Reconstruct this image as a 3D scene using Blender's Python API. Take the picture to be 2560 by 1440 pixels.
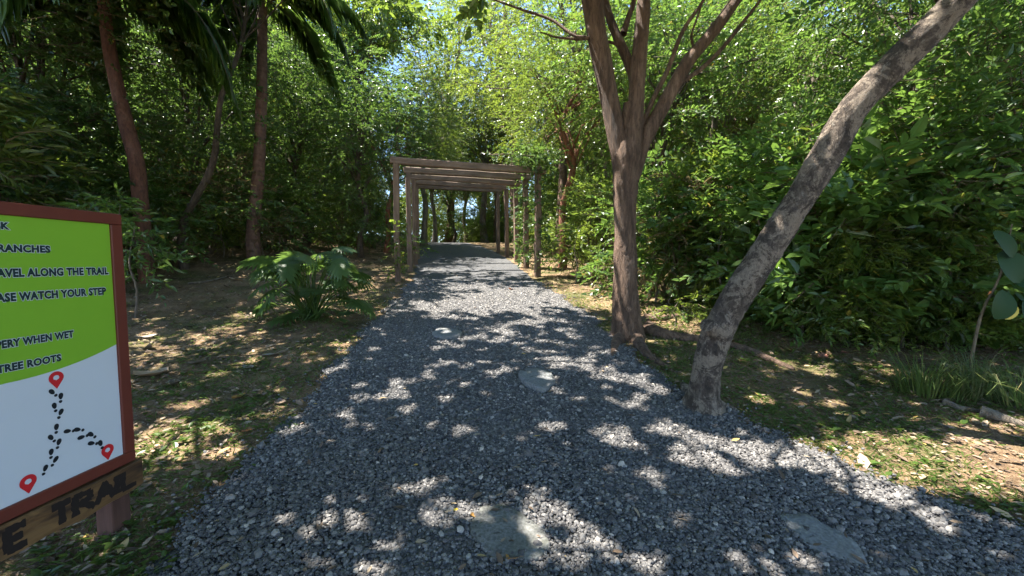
import bpy, math
import numpy as np
from math import radians, sin, cos, pi, atan, atan2

for o in list(bpy.data.objects):
    bpy.data.objects.remove(o)
SC = bpy.context.scene
COL = SC.collection

# ------------------------------------------------------------------ camera, sky, sun, exposure
FPX, CX, CY, EYE = 1020.0, 1280.0, 720.0, 1.5
PITCH = atan(65.0 / FPX)
cam_d = bpy.data.cameras.new('camera')
cam_d.sensor_width = 36.0
cam_d.lens = 36.0 * FPX / 2560.0
cam_d.clip_start = 0.05
cam_d.clip_end = 800.0
cam = bpy.data.objects.new('camera', cam_d)
cam.location = (0, 0, EYE)
cam.rotation_euler = (pi / 2 - PITCH, 0, 0)
COL.objects.link(cam)
SC.camera = cam

SUN = np.array((-0.40, 0.05, 0.91)); SUN /= np.linalg.norm(SUN)
w = bpy.data.worlds.new('World'); SC.world = w; w.use_nodes = True
wn = w.node_tree.nodes; wl = w.node_tree.links
sky = wn.new('ShaderNodeTexSky'); sky.sky_type = 'NISHITA'; sky.sun_disc = False
sky.sun_elevation = math.asin(SUN[2]); sky.sun_rotation = atan2(SUN[0], SUN[1])
sky.air_density = 0.85; sky.dust_density = 0.0; sky.ozone_density = 3.0
wl.new(sky.outputs[0], wn['Background'].inputs[0])
wn['Background'].inputs[1].default_value = 0.11
sl = bpy.data.lights.new('sun', 'SUN'); sl.energy = 5.0; sl.angle = radians(0.42); sl.color = (1.0, 0.95, 0.86)
so = bpy.data.objects.new('sun', sl); COL.objects.link(so)
so.location = (-20, 0, 30)
so.rotation_euler = (math.acos(SUN[2]), 0, atan2(SUN[1], SUN[0]) + pi / 2)
vs = SC.view_settings
vs.view_transform = 'Standard'; vs.look = 'None'; vs.gamma = 1.0; vs.use_curve_mapping = False
vs.exposure = 2.25
cy = SC.cycles
cy.max_bounces = 8; cy.diffuse_bounces = 4; cy.glossy_bounces = 2; cy.transmission_bounces = 5; cy.transparent_max_bounces = 4
cy.use_denoising = True
cy.sample_clamp_indirect = 6.0
cy.use_adaptive_sampling = True; cy.adaptive_threshold = 0.02

# ------------------------------------------------------------------ helpers
def sstep(a, b, x):
    t = np.clip((x - a) / (b - a), 0, 1); return t * t * (3 - 2 * t)

PL = np.array([(-4, -1.9), (0, -1.6), (1.7, -1.53), (3.0, -1.60), (3.87, -1.70), (5.2, -1.88), (7.8, -2.1), (10.5, -2.45), (16, -3.7), (22.8, -5.1), (27, -7.2), (31, -11)])
PR = np.array([(-4, 3.0), (0, 2.75), (1.91, 2.42), (2.7, 1.8), (3.48, 1.45), (4.57, 1.25), (6, 1.18), (7.85, .85), (9.9, .48), (13, .1), (18, -.75), (22.8, -2.0), (27, -3.8), (31, -7)])
def path_l(Y): return np.interp(Y, PL[:, 0], PL[:, 1])
def path_r(Y): return np.interp(Y, PR[:, 0], PR[:, 1])
def path_sd(X, Y):            # >0 inside the path, metres
    wob = .05 * np.sin(Y * 4.1 + X) + .04 * np.sin(Y * 9.7 + 1.3) + .025 * np.sin(Y * 21.0)
    return np.minimum(X - path_l(Y), path_r(Y) - X) + wob

def ground(X, Y):
    X = np.asarray(X, float); Y = np.asarray(Y, float)
    Yc = np.maximum(Y, -3.0)
    z = np.where(Yc < 24, .108 * Yc, .108 * 24 + .108 * 4 * (1 - np.exp(-(Yc - 24) / 4)) - .02 * (Yc - 24))
    z = z + .55 * sstep(2.2, 7.5, -X - .1 * Y) * sstep(5, 13, Y)
    z = z + .25 * sstep(3.5, 8, X)
    off = sstep(.0, .8, -path_sd(X, Y))
    n = .035 * np.sin(X * 1.7 + 1.1 * np.sin(Y * .9)) * np.cos(Y * 1.3 + X * .4) + .018 * np.sin(X * 4.1 + Y * 2.3) * np.sin(Y * 5.3 - X * 1.2)
    return z + n * off

FW = np.array((0, cos(PITCH), -sin(PITCH))); UP = np.array((0, sin(PITCH), cos(PITCH))); RT = np.array((1., 0, 0))
def ray(x, y): return RT * (x - CX) / FPX + UP * (CY - y) / FPX + FW
def P(x, y, Y):
    r = ray(x, y); return np.array((0, 0, EYE)) + r * (Y / r[1])
def G(x, y):
    r = ray(x, y); lo, hi = .5, 60.
    f = lambda Y: EYE + r[2] * Y / r[1] - float(ground(r[0] * Y / r[1], Y))
    Ys = np.linspace(.5, 60, 600)
    prev = Ys[0]
    for q in Ys:
        if f(q) < 0: lo, hi = prev, q; break
        prev = q
    for _ in range(30):
        m = .5 * (lo + hi)
        if f(m) > 0: lo = m
        else: hi = m
    return np.array((r[0] * lo / r[1], lo, float(ground(r[0] * lo / r[1], lo))))

def nrm(a): return a / np.maximum(np.linalg.norm(a, axis=-1, keepdims=True), 1e-9)

class MB:
    def __init__(s): s.v = []; s.f = {3: [], 4: []}; s.m = {3: [], 4: []}; s.r = []; s.n = 0
    def add(s, v, f, mat=0, rnd=None):
        v = np.asarray(v, float).reshape(-1, 3); f = np.asarray(f, int); k = f.shape[1]
        s.v.append(v); s.f[k].append(f + s.n); s.m[k].append(np.full(len(f), mat, int))
        s.r.append(np.full(len(v), .5) if rnd is None else rnd); s.n += len(v)
        return s
    def join(s, o, M=None):
        for k in (3, 4):
            s.f[k] += [a + s.n for a in o.f[k]]; s.m[k] += o.m[k]
        s.v += [a if M is None else a @ M[:3, :3].T + M[:3, 3] for a in o.v]; s.r += o.r; s.n += o.n
    def mesh(s, name, mats, smooth=False):
        me = bpy.data.meshes.new(name)
        if not s.n: return me
        v = np.concatenate(s.v)
        q = np.concatenate(s.f[4]) if s.f[4] else np.zeros((0, 4), int); t = np.concatenate(s.f[3]) if s.f[3] else np.zeros((0, 3), int)
        mi = np.concatenate(s.m[4] + s.m[3])
        me.vertices.add(len(v)); me.vertices.foreach_set('co', v.ravel().astype(np.float32))
        li = np.concatenate([q.ravel(), t.ravel()]).astype(np.int32)
        me.loops.add(len(li)); me.loops.foreach_set('vertex_index', li)
        tot = np.concatenate([np.full(len(q), 4), np.full(len(t), 3)]).astype(np.int32)
        st = np.concatenate([[0], np.cumsum(tot)[:-1]]).astype(np.int32)
        me.polygons.add(len(tot)); me.polygons.foreach_set('loop_start', st)
        try: me.polygons.foreach_set('loop_total', tot)
        except Exception: pass
        for m in (mats if isinstance(mats, (list, tuple)) else [mats]): me.materials.append(m)
        me.polygons.foreach_set('material_index', mi.astype(np.int32))
        me.polygons.foreach_set('use_smooth', np.full(len(tot), bool(smooth)))
        a = me.attributes.new('rnd', 'FLOAT', 'POINT'); a.data.foreach_set('value', np.concatenate(s.r).astype(np.float32))
        me.update(calc_edges=True); me.validate()
        return me
    def build(s, name, mats, parent=None, smooth=False):
        return link(name, s.mesh(name, mats, smooth), parent)

def link(name, data, parent=None):
    o = bpy.data.objects.new(name, data); COL.objects.link(o)
    if parent is not None: o.parent = parent
    return o
def tag(o, label, cat, group=None):
    o['label'] = label; o['category'] = cat
    if group: o['group'] = group
    return o
def thing(name, label, cat, loc=(0, 0, 0), rz=0., group=None):
    o = bpy.data.objects.new(name, None); COL.objects.link(o); o.empty_display_size = .1
    o.location = loc; o.rotation_euler = (0, 0, rz)
    return tag(o, label, cat, group)

def resample(pts, rad, step):
    pts = np.asarray(pts, float); rad = np.asarray(rad, float); n = len(pts)
    e = np.concatenate([[2 * pts[0] - pts[1]], pts, [2 * pts[-1] - pts[-2]]])
    op, orr = [], []
    for i in range(n - 1):
        k = max(1, int(np.linalg.norm(pts[i + 1] - pts[i]) / step))
        a, b, c, d = e[i], e[i + 1], e[i + 2], e[i + 3]
        for j in range(k):
            t = j / k
            op.append(.5 * (2 * b + (c - a) * t + (2 * a - 5 * b + 4 * c - d) * t * t + (3 * b - a - 3 * c + d) * t ** 3))
            orr.append(rad[i] + (rad[i + 1] - rad[i]) * t)
    op.append(pts[-1]); orr.append(rad[-1])
    return np.array(op), np.array(orr)

def tube(mb, pts, rad, sides=10, step=.15, lump=.0, seed=0, mat=0, cap=True, rough=0.):
    p, r = resample(pts, rad, step); n = len(p)
    t = nrm(np.gradient(p, axis=0))
    u = np.cross(t[0], (0.3, 1, .2)); u /= np.linalg.norm(u); us = []
    for i in range(n):
        u = u - t[i] * (u @ t[i]); u = u / np.linalg.norm(u); us.append(u)
    us = np.array(us); vs_ = np.cross(t, us)
    a = np.linspace(0, 2 * pi, sides, endpoint=False)
    s = np.concatenate([[0], np.cumsum(np.linalg.norm(np.diff(p, axis=0), axis=1))])
    rr = np.repeat(r[:, None], sides, 1)
    if lump:
        A, S = np.meshgrid(a, s)
        rr = rr * (1 + lump * (.5 * np.sin(2 * A + S * 2.1 + seed) + .4 * np.sin(3 * A - S * 3.3 + seed * 2.1) + .35 * np.sin(5 * A + S * 6.1 + seed * 3.) * np.sin(S * 4.7 + seed)
                         + .3 * np.sin(S * 9.1 + seed * 1.7 + 2 * np.sin(A))))
    if rough:
        rr = rr * (1 + rough * np.random.default_rng(seed + 900).standard_normal(rr.shape))
    V = p[:, None] + rr[..., None] * (np.cos(a)[None, :, None] * us[:, None] + np.sin(a)[None, :, None] * vs_[:, None])
    V = V.reshape(-1, 3)
    i, j = np.meshgrid(np.arange(n - 1), np.arange(sides), indexing='ij'); j2 = (j + 1) % sides
    F = np.stack([i * sides + j, i * sides + j2, (i + 1) * sides + j2, (i + 1) * sides + j], -1).reshape(-1, 4)
    mb.add(V, F, mat)
    if cap:
        c = np.vstack([V[-sides:], p[-1] + t[-1] * r[-1] * .3]); k = np.arange(sides)
        mb.add(c, np.stack([k, (k + 1) % sides, np.full(sides, sides)], -1), mat)
    return p, r

def box(mb, lo, hi, mat=0, bev=0.0):
    x0, y0, z0 = lo; x1, y1, z1 = hi
    if bev <= 0:
        v = [(x0, y0, z0), (x1, y0, z0), (x1, y1, z0), (x0, y1, z0), (x0, y0, z1), (x1, y0, z1), (x1, y1, z1), (x0, y1, z1)]
        f = [(0, 3, 2, 1), (4, 5, 6, 7), (0, 1, 5, 4), (1, 2, 6, 5), (2, 3, 7, 6), (3, 0, 4, 7)]
        return mb.add(v, f, mat)
    b = bev                                                            # chamfered box
    vid = {}; V = []
    for sx in (0, 1):
        for sy in (0, 1):
            for sz in (0, 1):
                c = [(x0, x1)[sx], (y0, y1)[sy], (z0, z1)[sz]]; d = [(b, -b)[sx], (b, -b)[sy], (b, -b)[sz]]
                for ax in range(3):
                    p = [c[k] + (0 if k == ax else d[k]) for k in range(3)]
                    vid[(sx, sy, sz, ax)] = len(V); V.append(p)
    F4, F3 = [], []
    for ax in range(3):
        o1, o2 = [k for k in range(3) if k != ax]
        for s in (0, 1):
            q = []
            for (a1, a2) in ((0, 0), (1, 0), (1, 1), (0, 1)):
                k = [0, 0, 0]; k[ax] = s; k[o1] = a1; k[o2] = a2; q.append(vid[(*k, ax)])
            F4.append(q)
        for a1 in (0, 1):
            for a2 in (0, 1):
                q = []
                for (s, af) in ((0, o1), (1, o1), (1, o2), (0, o2)):
                    k = [0, 0, 0]; k[ax] = s; k[o1] = a1; k[o2] = a2; q.append(vid[(*k, af)])
                F4.append(q)
    for sx in (0, 1):
        for sy in (0, 1):
            for sz in (0, 1): F3.append([vid[(sx, sy, sz, a)] for a in range(3)])
    mb.add(V, F4, mat)
    s_n = mb.n - len(V)
    mb.f[3].append(np.array(F3) + s_n); mb.m[3].append(np.full(8, mat, int))
    return mb

# ------------------------------------------------------------------ materials
def mat_new(name):
    m = bpy.data.materials.new(name); m.use_nodes = True
    nt = m.node_tree; b = nt.nodes['Principled BSDF']
    return m, nt, b
def N(nt, t, **k):
    n = nt.nodes.new(t)
    for a, v in k.items():
        if a.startswith('i_'): n.inputs[a[2:]].default_value = v
        else: setattr(n, a, v)
    return n
def ramp(nt, fac, stops, interp='LINEAR'):
    r = nt.nodes.new('ShaderNodeValToRGB'); r.color_ramp.interpolation = interp
    e = r.color_ramp.elements
    while len(e) < len(stops): e.new(.5)
    for el, (p, c) in zip(e, stops): el.position = p; el.color = (*c, 1) if len(c) == 3 else c
    if fac is not None: nt.links.new(fac, r.inputs[0])
    return r
def mix(nt, fac, a, b, mode='MIX'):
    m = nt.nodes.new('ShaderNodeMix'); m.data_type = 'RGBA'; m.blend_type = mode
    for s, v in ((m.inputs[0], fac), (m.inputs[6], a), (m.inputs[7], b)):
        if hasattr(v, 'is_linked'): nt.links.new(v, s)
        elif isinstance(v, (int, float)): s.default_value = v
        else: s.default_value = (*v, 1)
    return m.outputs[2]
def noise(nt, scale, detail=4, rough=.55, vec=None, dist=0.):
    n = N(nt, 'ShaderNodeTexNoise'); n.inputs['Scale'].default_value = scale; n.inputs['Detail'].default_value = detail
    n.inputs['Roughness'].default_value = rough; n.inputs['Distortion'].default_value = dist
    if vec is not None: nt.links.new(vec, n.inputs['Vector'])
    return n
def pos(nt): return nt.nodes.new('ShaderNodeNewGeometry').outputs['Position']
def objco(nt): return nt.nodes.new('ShaderNodeTexCoord').outputs['Object']
def mapping(nt, vec, scale=(1, 1, 1), rot=(0, 0, 0)):
    m = nt.nodes.new('ShaderNodeMapping'); m.inputs['Scale'].default_value = scale; m.inputs['Rotation'].default_value = rot
    nt.links.new(vec, m.inputs['Vector']); return m.outputs[0]
def bump(nt, b, h, strength=.5, dist=.02):
    n = nt.nodes.new('ShaderNodeBump'); n.inputs['Strength'].default_value = strength; n.inputs['Distance'].default_value = dist
    nt.links.new(h, n.inputs['Height']); nt.links.new(n.outputs[0], b.inputs['Normal']); return n

def leaf_mat(name, c0, c1, c2, rough=.42, trans=.45, tcol=(.22, .36, .04), spec=.5):
    m, nt, b = mat_new(name)
    at = N(nt, 'ShaderNodeAttribute', attribute_name='rnd')
    oi = N(nt, 'ShaderNodeObjectInfo')
    r = ramp(nt, at.outputs['Fac'], [(0, c0), (.55, c1), (.93, c2), (.985, c2), (1., (.32, .24, .05))])
    tw = mix(nt, oi.outputs['Random'], (.62, .68, .72), (1.34, 1.24, 1.05))
    c = mix(nt, 1., r.outputs[0], tw, 'MULTIPLY')
    nt.links.new(c, b.inputs['Base Color'])
    b.inputs['Roughness'].default_value = rough; b.inputs['Specular IOR Level'].default_value = spec
    tr = N(nt, 'ShaderNodeBsdfTranslucent'); 
    tc = mix(nt, .5, c, tcol, 'MIX'); nt.links.new(tc, tr.inputs['Color'])
    ms = N(nt, 'ShaderNodeMixShader'); ms.inputs[0].default_value = trans
    nt.links.new(b.outputs[0], ms.inputs[1]); nt.links.new(tr.outputs[0], ms.inputs[2])
    nt.links.new(ms.outputs[0], nt.nodes['Material Output'].inputs['Surface'])
    return m
L_BROAD = leaf_mat('leaf_broad', (.044, .092, .024), (.07, .138, .034), (.115, .188, .05), .30, .42, (.30, .49, .07))
L_CANOPY = leaf_mat('leaf_canopy', (.042, .084, .02), (.076, .134, .029), (.135, .19, .042), .33, .42, (.38, .52, .06))
L_YELLOW = leaf_mat('leaf_yellow_green', (.058, .102, .02), (.09, .145, .027), (.16, .2, .036), .36, .45, (.42, .54, .06))
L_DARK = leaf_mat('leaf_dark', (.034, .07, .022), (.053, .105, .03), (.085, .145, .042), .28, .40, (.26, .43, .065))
L_CUT = leaf_mat('leaf_cut', (.036, .075, .025), (.055, .105, .033), (.085, .14, .045), .45, .35, (.26, .42, .07), .35)
L_BIG = leaf_mat('leaf_big_round', (.018, .045, .016), (.025, .06, .02), (.035, .075, .025), .55, .15, (.08, .16, .03), .12)
L_DRY = leaf_mat('leaf_dry_hanging', (.10, .075, .04), (.17, .13, .07), (.26, .21, .12), .6, .3, (.3, .24, .1), .2)
L_PALM = leaf_mat('leaf_palm', (.035, .08, .02), (.055, .11, .028), (.09, .15, .035), .34, .45, (.3, .48, .06))
L_GRASS = leaf_mat('leaf_grass', (.045, .085, .02), (.08, .13, .032), (.16, .18, .055), .5, .38, (.28, .4, .07))
L_DRYGRASS = leaf_mat('leaf_long_grass', (.06, .11, .03), (.11, .15, .05), (.28, .25, .12), .5, .38, (.3, .4, .1))

def bark_mat(name, c0, c1, c2, scale=6., zs=.25, bstr=.8, patch=None, rough=.85):
    m, nt, b = mat_new(name); p = objco(nt)
    n1 = noise(nt, scale, 6, .65, mapping(nt, p, (1, 1, zs)), .6)
    r = ramp(nt, n1.outputs[0], [(.3, c0), (.52, c1), (.72, c2)])
    c = r.outputs[0]
    if patch:
        n2 = noise(nt, 5.5, 8, .78, p, .6); k = ramp(nt, n2.outputs[0], [(.49, (0, 0, 0)), (.54, (.9, .9, .9))])
        c = mix(nt, k.outputs[0], c, mix(nt, n1.outputs[0], tuple(x * .6 for x in patch), tuple(x * 1.35 for x in patch)))
        n3 = noise(nt, 13., 6, .7, p, .4); k3 = ramp(nt, n3.outputs[0], [(.62, (0, 0, 0)), (.70, (.8, .8, .8))])
        c = mix(nt, k3.outputs[0], c, (.46, .42, .36))
    nt.links.new(c, b.inputs['Base Color']); b.inputs['Roughness'].default_value = rough
    v = noise(nt, scale * 3.2, 9, .75, mapping(nt, p, (1, 1, zs * 1.2)), .9)
    k5 = ramp(nt, v.outputs[0], [(.36, (.62, .6, .58)), (.52, (1.25, 1.24, 1.22)), (.72, (1.6, 1.56, 1.5))])
    nt.links.new(mix(nt, 1., c, k5.outputs[0], 'MULTIPLY'), b.inputs['Base Color'])
    bump(nt, b, v.outputs[0], bstr, .06)
    return m
B_BROWN = bark_mat('bark_brown', (.05, .029, .019), (.135, .083, .055), (.235, .155, .107), 11, .16, 1.)
B_PALE = bark_mat('bark_mottled', (.03, .022, .017), (.105, .078, .06), (.24, .195, .155), 20, .5, 1., patch=(.33, .265, .205))
B_RED = bark_mat('bark_red', (.12, .045, .026), (.21, .085, .05), (.30, .15, .095), 5, .3, .6)
B_DKRED = bark_mat('bark_dark_red', (.05, .022, .014), (.10, .042, .027), (.15, .075, .05), 6, .3, .6)
B_DARK = bark_mat('bark_dark', (.04, .03, .022), (.08, .058, .042), (.14, .105, .08), 7, .2, .8)
B_GREY = bark_mat('bark_grey', (.09, .07, .055), (.16, .13, .10), (.25, .21, .17), 7, .2, .8)
B_TWIG = bark_mat('bark_twig', (.07, .05, .03), (.12, .09, .055), (.17, .14, .09), 5, .5, .3)

def palm_bark():
    m, nt, b = mat_new('bark_palm'); p = objco(nt)
    wv = N(nt, 'ShaderNodeTexWave', wave_type='BANDS', bands_direction='Z'); wv.inputs['Scale'].default_value = 2.4
    wv.inputs['Distortion'].default_value = 7.0; wv.inputs['Detail'].default_value = 3; nt.links.new(p, wv.inputs['Vector'])
    n = noise(nt, 6, 6, .6, p)
    n = noise(nt, 9, 8, .7, mapping(nt, p, (1, 1, .5)))
    c = ramp(nt, n.outputs[0], [(.3, (.06, .03, .022)), (.55, (.15, .08, .056)), (.75, (.25, .16, .12))]).outputs[0]
    c = mix(nt, .16, c, ramp(nt, wv.outputs[0], [(0, (.05, .03, .025)), (.5, (.18, .11, .085))]).outputs[0])
    nt.links.new(c, b.inputs['Base Color']); b.inputs['Roughness'].default_value = .85
    bump(nt, b, n.outputs[0], .6, .03)
    return m
B_PALM = palm_bark()

def soil_mat():
    m, nt, b = mat_new('soil_and_turf'); p = pos(nt)
    n1 = noise(nt, 1.3, 6, .6, p); n2 = noise(nt, 26, 6, .7, p, .5); n3 = noise(nt, 90, 4, .7, p)
    soil = mix(nt, n2.outputs[0], (.11, .066, .04), (.27, .18, .11))
    straw = ramp(nt, n3.outputs[0], [(.5, (0, 0, 0)), (.62, (1, 1, 1))])
    soil = mix(nt, straw.outputs[0], soil, (.36, .27, .17))
    grn = mix(nt, n2.outputs[0], (.035, .06, .016), (.10, .13, .04))
    sep = N(nt, 'ShaderNodeSeparateXYZ'); nt.links.new(p, sep.inputs[0])
    k = ramp(nt, n1.outputs[0], [(.46, (0, 0, 0)), (.66, (.7, .7, .7))])
    c = mix(nt, k.outputs[0], soil, grn)
    n4 = noise(nt, 3.1, 3, .5, p); kd = ramp(nt, n4.outputs[0], [(.35, (.62, .6, .58)), (.65, (1.08, 1.05, 1.0))])
    c = mix(nt, 1., c, kd.outputs[0], 'MULTIPLY')
    nt.links.new(c, b.inputs['Base Color']); b.inputs['Roughness'].default_value = .95; b.inputs['Specular IOR Level'].default_value = .15
    bump(nt, b, n2.outputs[0], .9, .03)
    return m
def gravel_mats():
    m, nt, b = mat_new('gravel_bed'); p = pos(nt)
    v = N(nt, 'ShaderNodeTexVoronoi', feature='F1'); v.inputs['Scale'].default_value = 42; nt.links.new(p, v.inputs['Vector'])
    r = ramp(nt, v.outputs['Color'], [(0, (.05, .051, .055)), (.6, (.1, .101, .105)), (1, (.2, .196, .192))])
    e = N(nt, 'ShaderNodeTexVoronoi', feature='DISTANCE_TO_EDGE'); e.inputs['Scale'].default_value = 42; nt.links.new(p, e.inputs['Vector'])
    k = ramp(nt, e.outputs[0], [(0, (.35, .35, .35)), (.16, (1, 1, 1))])
    c = mix(nt, 1., r.outputs[0], k.outputs[0], 'MULTIPLY')
    n = noise(nt, .9, 4, .6, p); kk = ramp(nt, n.outputs[0], [(.35, (.85, .85, .88)), (.7, (1.15, 1.12, 1.08))])
    c = mix(nt, 1., c, kk.outputs[0], 'MULTIPLY')
    nt.links.new(c, b.inputs['Base Color']); b.inputs['Roughness'].default_value = .8
    bump(nt, b, e.outputs[0], 1., .02)
    m2, nt, b = mat_new('gravel_stone'); oi = N(nt, 'ShaderNodeAttribute', attribute_name='tone', attribute_type='INSTANCER')
    r = ramp(nt, oi.outputs['Fac'], [(0, (.038, .037, .039)), (.55, (.084, .082, .084)), (.9, (.146, .142, .14)), (.985, (.23, .222, .212)), (1, (.42, .37, .33))])
    nz = noise(nt, 60, 3, .6, pos(nt)); c = mix(nt, nz.outputs[0], r.outputs[0], mix(nt, 1., r.outputs[0], (1.56, 1.48, 1.38), 'MULTIPLY'))
    dn = noise(nt, 1.1, 5, .6, pos(nt)); kd = ramp(nt, dn.outputs[0], [(.45, (0, 0, 0)), (.8, (.4, .4, .4))]); c = mix(nt, kd.outputs[0], c, (.11, .1, .088))
    nt.links.new(c, b.inputs['Base Color']); b.inputs['Roughness'].default_value = .72
    return m, m2
M_SOIL = soil_mat()
M_GRAVEL, M_STONE = gravel_mats()

def simple(name, col, rough=.6, n_amt=.0, scale=8., spec=.4, bstr=0.):
    m, nt, b = mat_new(name); b.inputs['Roughness'].default_value = rough; b.inputs['Specular IOR Level'].default_value = spec
    if n_amt:
        n = noise(nt, scale, 5, .6, objco(nt))
        c = mix(nt, n.outputs[0], tuple(x * (1 - n_amt) for x in col), tuple(min(1, x * (1 + n_amt)) for x in col)); nt.links.new(c, b.inputs['Base Color'])
        if bstr: bump(nt, b, n.outputs[0], bstr, .01)
    else: b.inputs['Base Color'].default_value = (*col, 1)
    return m
def wood_mat(name, c0, c1, rough=.85, axis=(1, 1, .08), knots=False, burnt=None):
    m, nt, b = mat_new(name); p = objco(nt)
    n = noise(nt, 22, 6, .65, mapping(nt, p, axis), .4)
    c = ramp(nt, n.outputs[0], [(.3, c0), (.7, c1)]).outputs[0]
    n2 = noise(nt, 2.5, 4, .6, p); c = mix(nt, 1., c, ramp(nt, n2.outputs[0], [(.3, (.7, .7, .7)), (.7, (1.12, 1.12, 1.12))]).outputs[0], 'MULTIPLY')
    if burnt:
        n3 = noise(nt, 7, 4, .6, mapping(nt, p, (1, .6, 2.)), .8); k = ramp(nt, n3.outputs[0], [(.46, (0, 0, 0)), (.64, (1, 1, 1))])
        c = mix(nt, k.outputs[0], c, burnt)
    nt.links.new(c, b.inputs['Base Color']); b.inputs['Roughness'].default_value = rough
    bump(nt, b, n.outputs[0], .5, .006)
    return m
W_POST = wood_mat('weathered_timber', (.10, .062, .042), (.27, .18, .125))
W_BEAM = wood_mat('weathered_beam', (.10, .066, .047), (.27, .19, .14), axis=(.08, 1, 1))
W_PLANK = wood_mat('scorched_plank', (.11, .05, .018), (.27, .145, .055), .5, (1, .12, 1), burnt=(.03, .014, .008))
M_FRAME = simple('red_brown_paint', (.145, .03, .017), .5, .18, 9)
M_SPOST = wood_mat('sign_post_wood', (.07, .03, .021), (.15, .07, .05))
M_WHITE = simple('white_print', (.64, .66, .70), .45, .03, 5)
M_GREEN = simple('green_print', (.23, .46, .028), .4, .06, 4)
M_INK = simple('dark_ink', (.008, .03, .03), .5)
M_INK2 = simple('black_ink', (.008, .012, .016), .5)
M_RED = simple('red_ink', (.62, .02, .025), .45)
M_BURN = simple('burnt_lettering', (.018, .010, .007), .8)
def slab_mat(name, c0, c1, moss):
    m, nt, b = mat_new(name); p = objco(nt); n = noise(nt, 11, 8, .75, p, .3); n2 = noise(nt, 60, 4, .6, p); n3 = noise(nt, 17, 3, .5, p)
    c = mix(nt, n.outputs[0], c0, c1); c = mix(nt, .35, c, ramp(nt, n2.outputs[0], [(.35, (.06, .06, .06)), (.7, (.4, .4, .4))]).outputs[0])
    pit = ramp(nt, n3.outputs[0], [(.30, (.25, .25, .25)), (.37, (1, 1, 1))]); c = mix(nt, 1., c, pit.outputs[0], 'MULTIPLY')
    ms = ramp(nt, noise(nt, 4, 6, .7, p).outputs[0], [(.5, (0, 0, 0)), (.7, (.6, .6, .6))]); c = mix(nt, ms.outputs[0], c, moss)
    nt.links.new(c, b.inputs['Base Color']); b.inputs['Roughness'].default_value = .9
    bump(nt, b, mix(nt, .5, n2.outputs[0], pit.outputs[0]), .7, .012); return m
M_SLAB = slab_mat('stepping_slab', (.09, .095, .095), (.19, .196, .194), (.14, .138, .125))
M_MOSSY = slab_mat('stepping_slab_mossy', (.075, .076, .066), (.155, .152, .13), (.09, .092, .06))
M_DRYLEAF = simple('dry_leaf', (.34, .24, .15), .7, .35, 9)
M_GREYLEAF = simple('grey_leaf', (.27, .235, .19), .8, .3, 9)
M_OCHRE = simple('ochre_leaf', (.45, .24, .06), .6, .3, 9)
M_YLEAF = simple('yellow_leaf', (.62, .44, .04), .5, .2, 9)
M_ORANGE = simple('orange_leaf', (.6, .22, .08), .6, .3, 12)
M_HUSK = simple('red_husk', (.26, .12, .08), .8, .3, 12, .3, .5)
def litter_mat():
    m, nt, b = mat_new('leaf_litter'); at = N(nt, 'ShaderNodeAttribute', attribute_name='rnd')
    r = ramp(nt, at.outputs['Fac'], [(0, (.06, .04, .025)), (.4, (.15, .10, .065)), (.7, (.24, .175, .12)), (.92, (.32, .25, .17)), (1., (.45, .3, .08))])
    nt.links.new(r.outputs[0], b.inputs['Base Color']); b.inputs['Roughness'].default_value = .8
    return m
M_LITTER = litter_mat()

# ------------------------------------------------------------------ ground and path
def sheet(name, xs, ys, zf, m, smooth=True):
    X, Y = np.meshgrid(xs, ys); V = np.stack([X, Y, zf(X, Y)], -1).reshape(-1, 3)
    nx, ny = len(xs), len(ys); i, j = np.meshgrid(np.arange(ny - 1), np.arange(nx - 1), indexing='ij')
    F = np.stack([i * nx + j, i * nx + j + 1, (i + 1) * nx + j + 1, (i + 1) * nx + j], -1).reshape(-1, 4)
    o = MB().add(V, F).build(name, m, None, smooth); o['kind'] = 'structure'; return o
gx = np.concatenate([np.linspace(-160, -14, 22)[:-1], np.linspace(-14, -6, 30)[:-1], np.linspace(-6, 6, 150)[:-1], np.linspace(6, 14, 30)[:-1], np.linspace(14, 160, 22)])
gy = np.concatenate([np.linspace(-60, -4, 14)[:-1], np.linspace(-4, 8, 150)[:-1], np.linspace(8, 34, 90)[:-1], np.linspace(34, 260, 30)])
sheet('ground', gx, gy, lambda X, Y: ground(X, Y) - .05 * sstep(.0, .12, path_sd(X, Y)), M_SOIL)
# path: strips between the two edges
ys = np.concatenate([np.linspace(-4, 8, 160)[:-1], np.linspace(8, 31, 110)]); us = np.linspace(-.0, 1, 41)
Yg, Ug = np.meshgrid(ys, us, indexing='ij')
edge = .06 * np.sin(Yg * 4.1) + .05 * np.sin(Yg * 9.7 + 1.3)
Xg = path_l(Yg) - .1 + edge + Ug * (path_r(Yg) - path_l(Yg) + .2 - 0.6 * edge)
Zg = ground(Xg, Yg) + .004 + .012 * np.minimum(1, 6 * np.minimum(Ug, 1 - Ug)) - .02 * (np.minimum(Ug, 1 - Ug) < .001) + .006 * np.sin(Xg * 5 + Yg * 2) * np.sin(Yg * 4 - Xg)
ny, nx = Yg.shape; i, j = np.meshgrid(np.arange(ny - 1), np.arange(nx - 1), indexing='ij')
F = np.stack([i * nx + j, i * nx + j + 1, (i + 1) * nx + j + 1, (i + 1) * nx + j], -1).reshape(-1, 4)
po = MB().add(np.stack([Xg, Yg, Zg], -1).reshape(-1, 3), F).build('path', M_GRAVEL, None, True); po['kind'] = 'structure'

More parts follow.
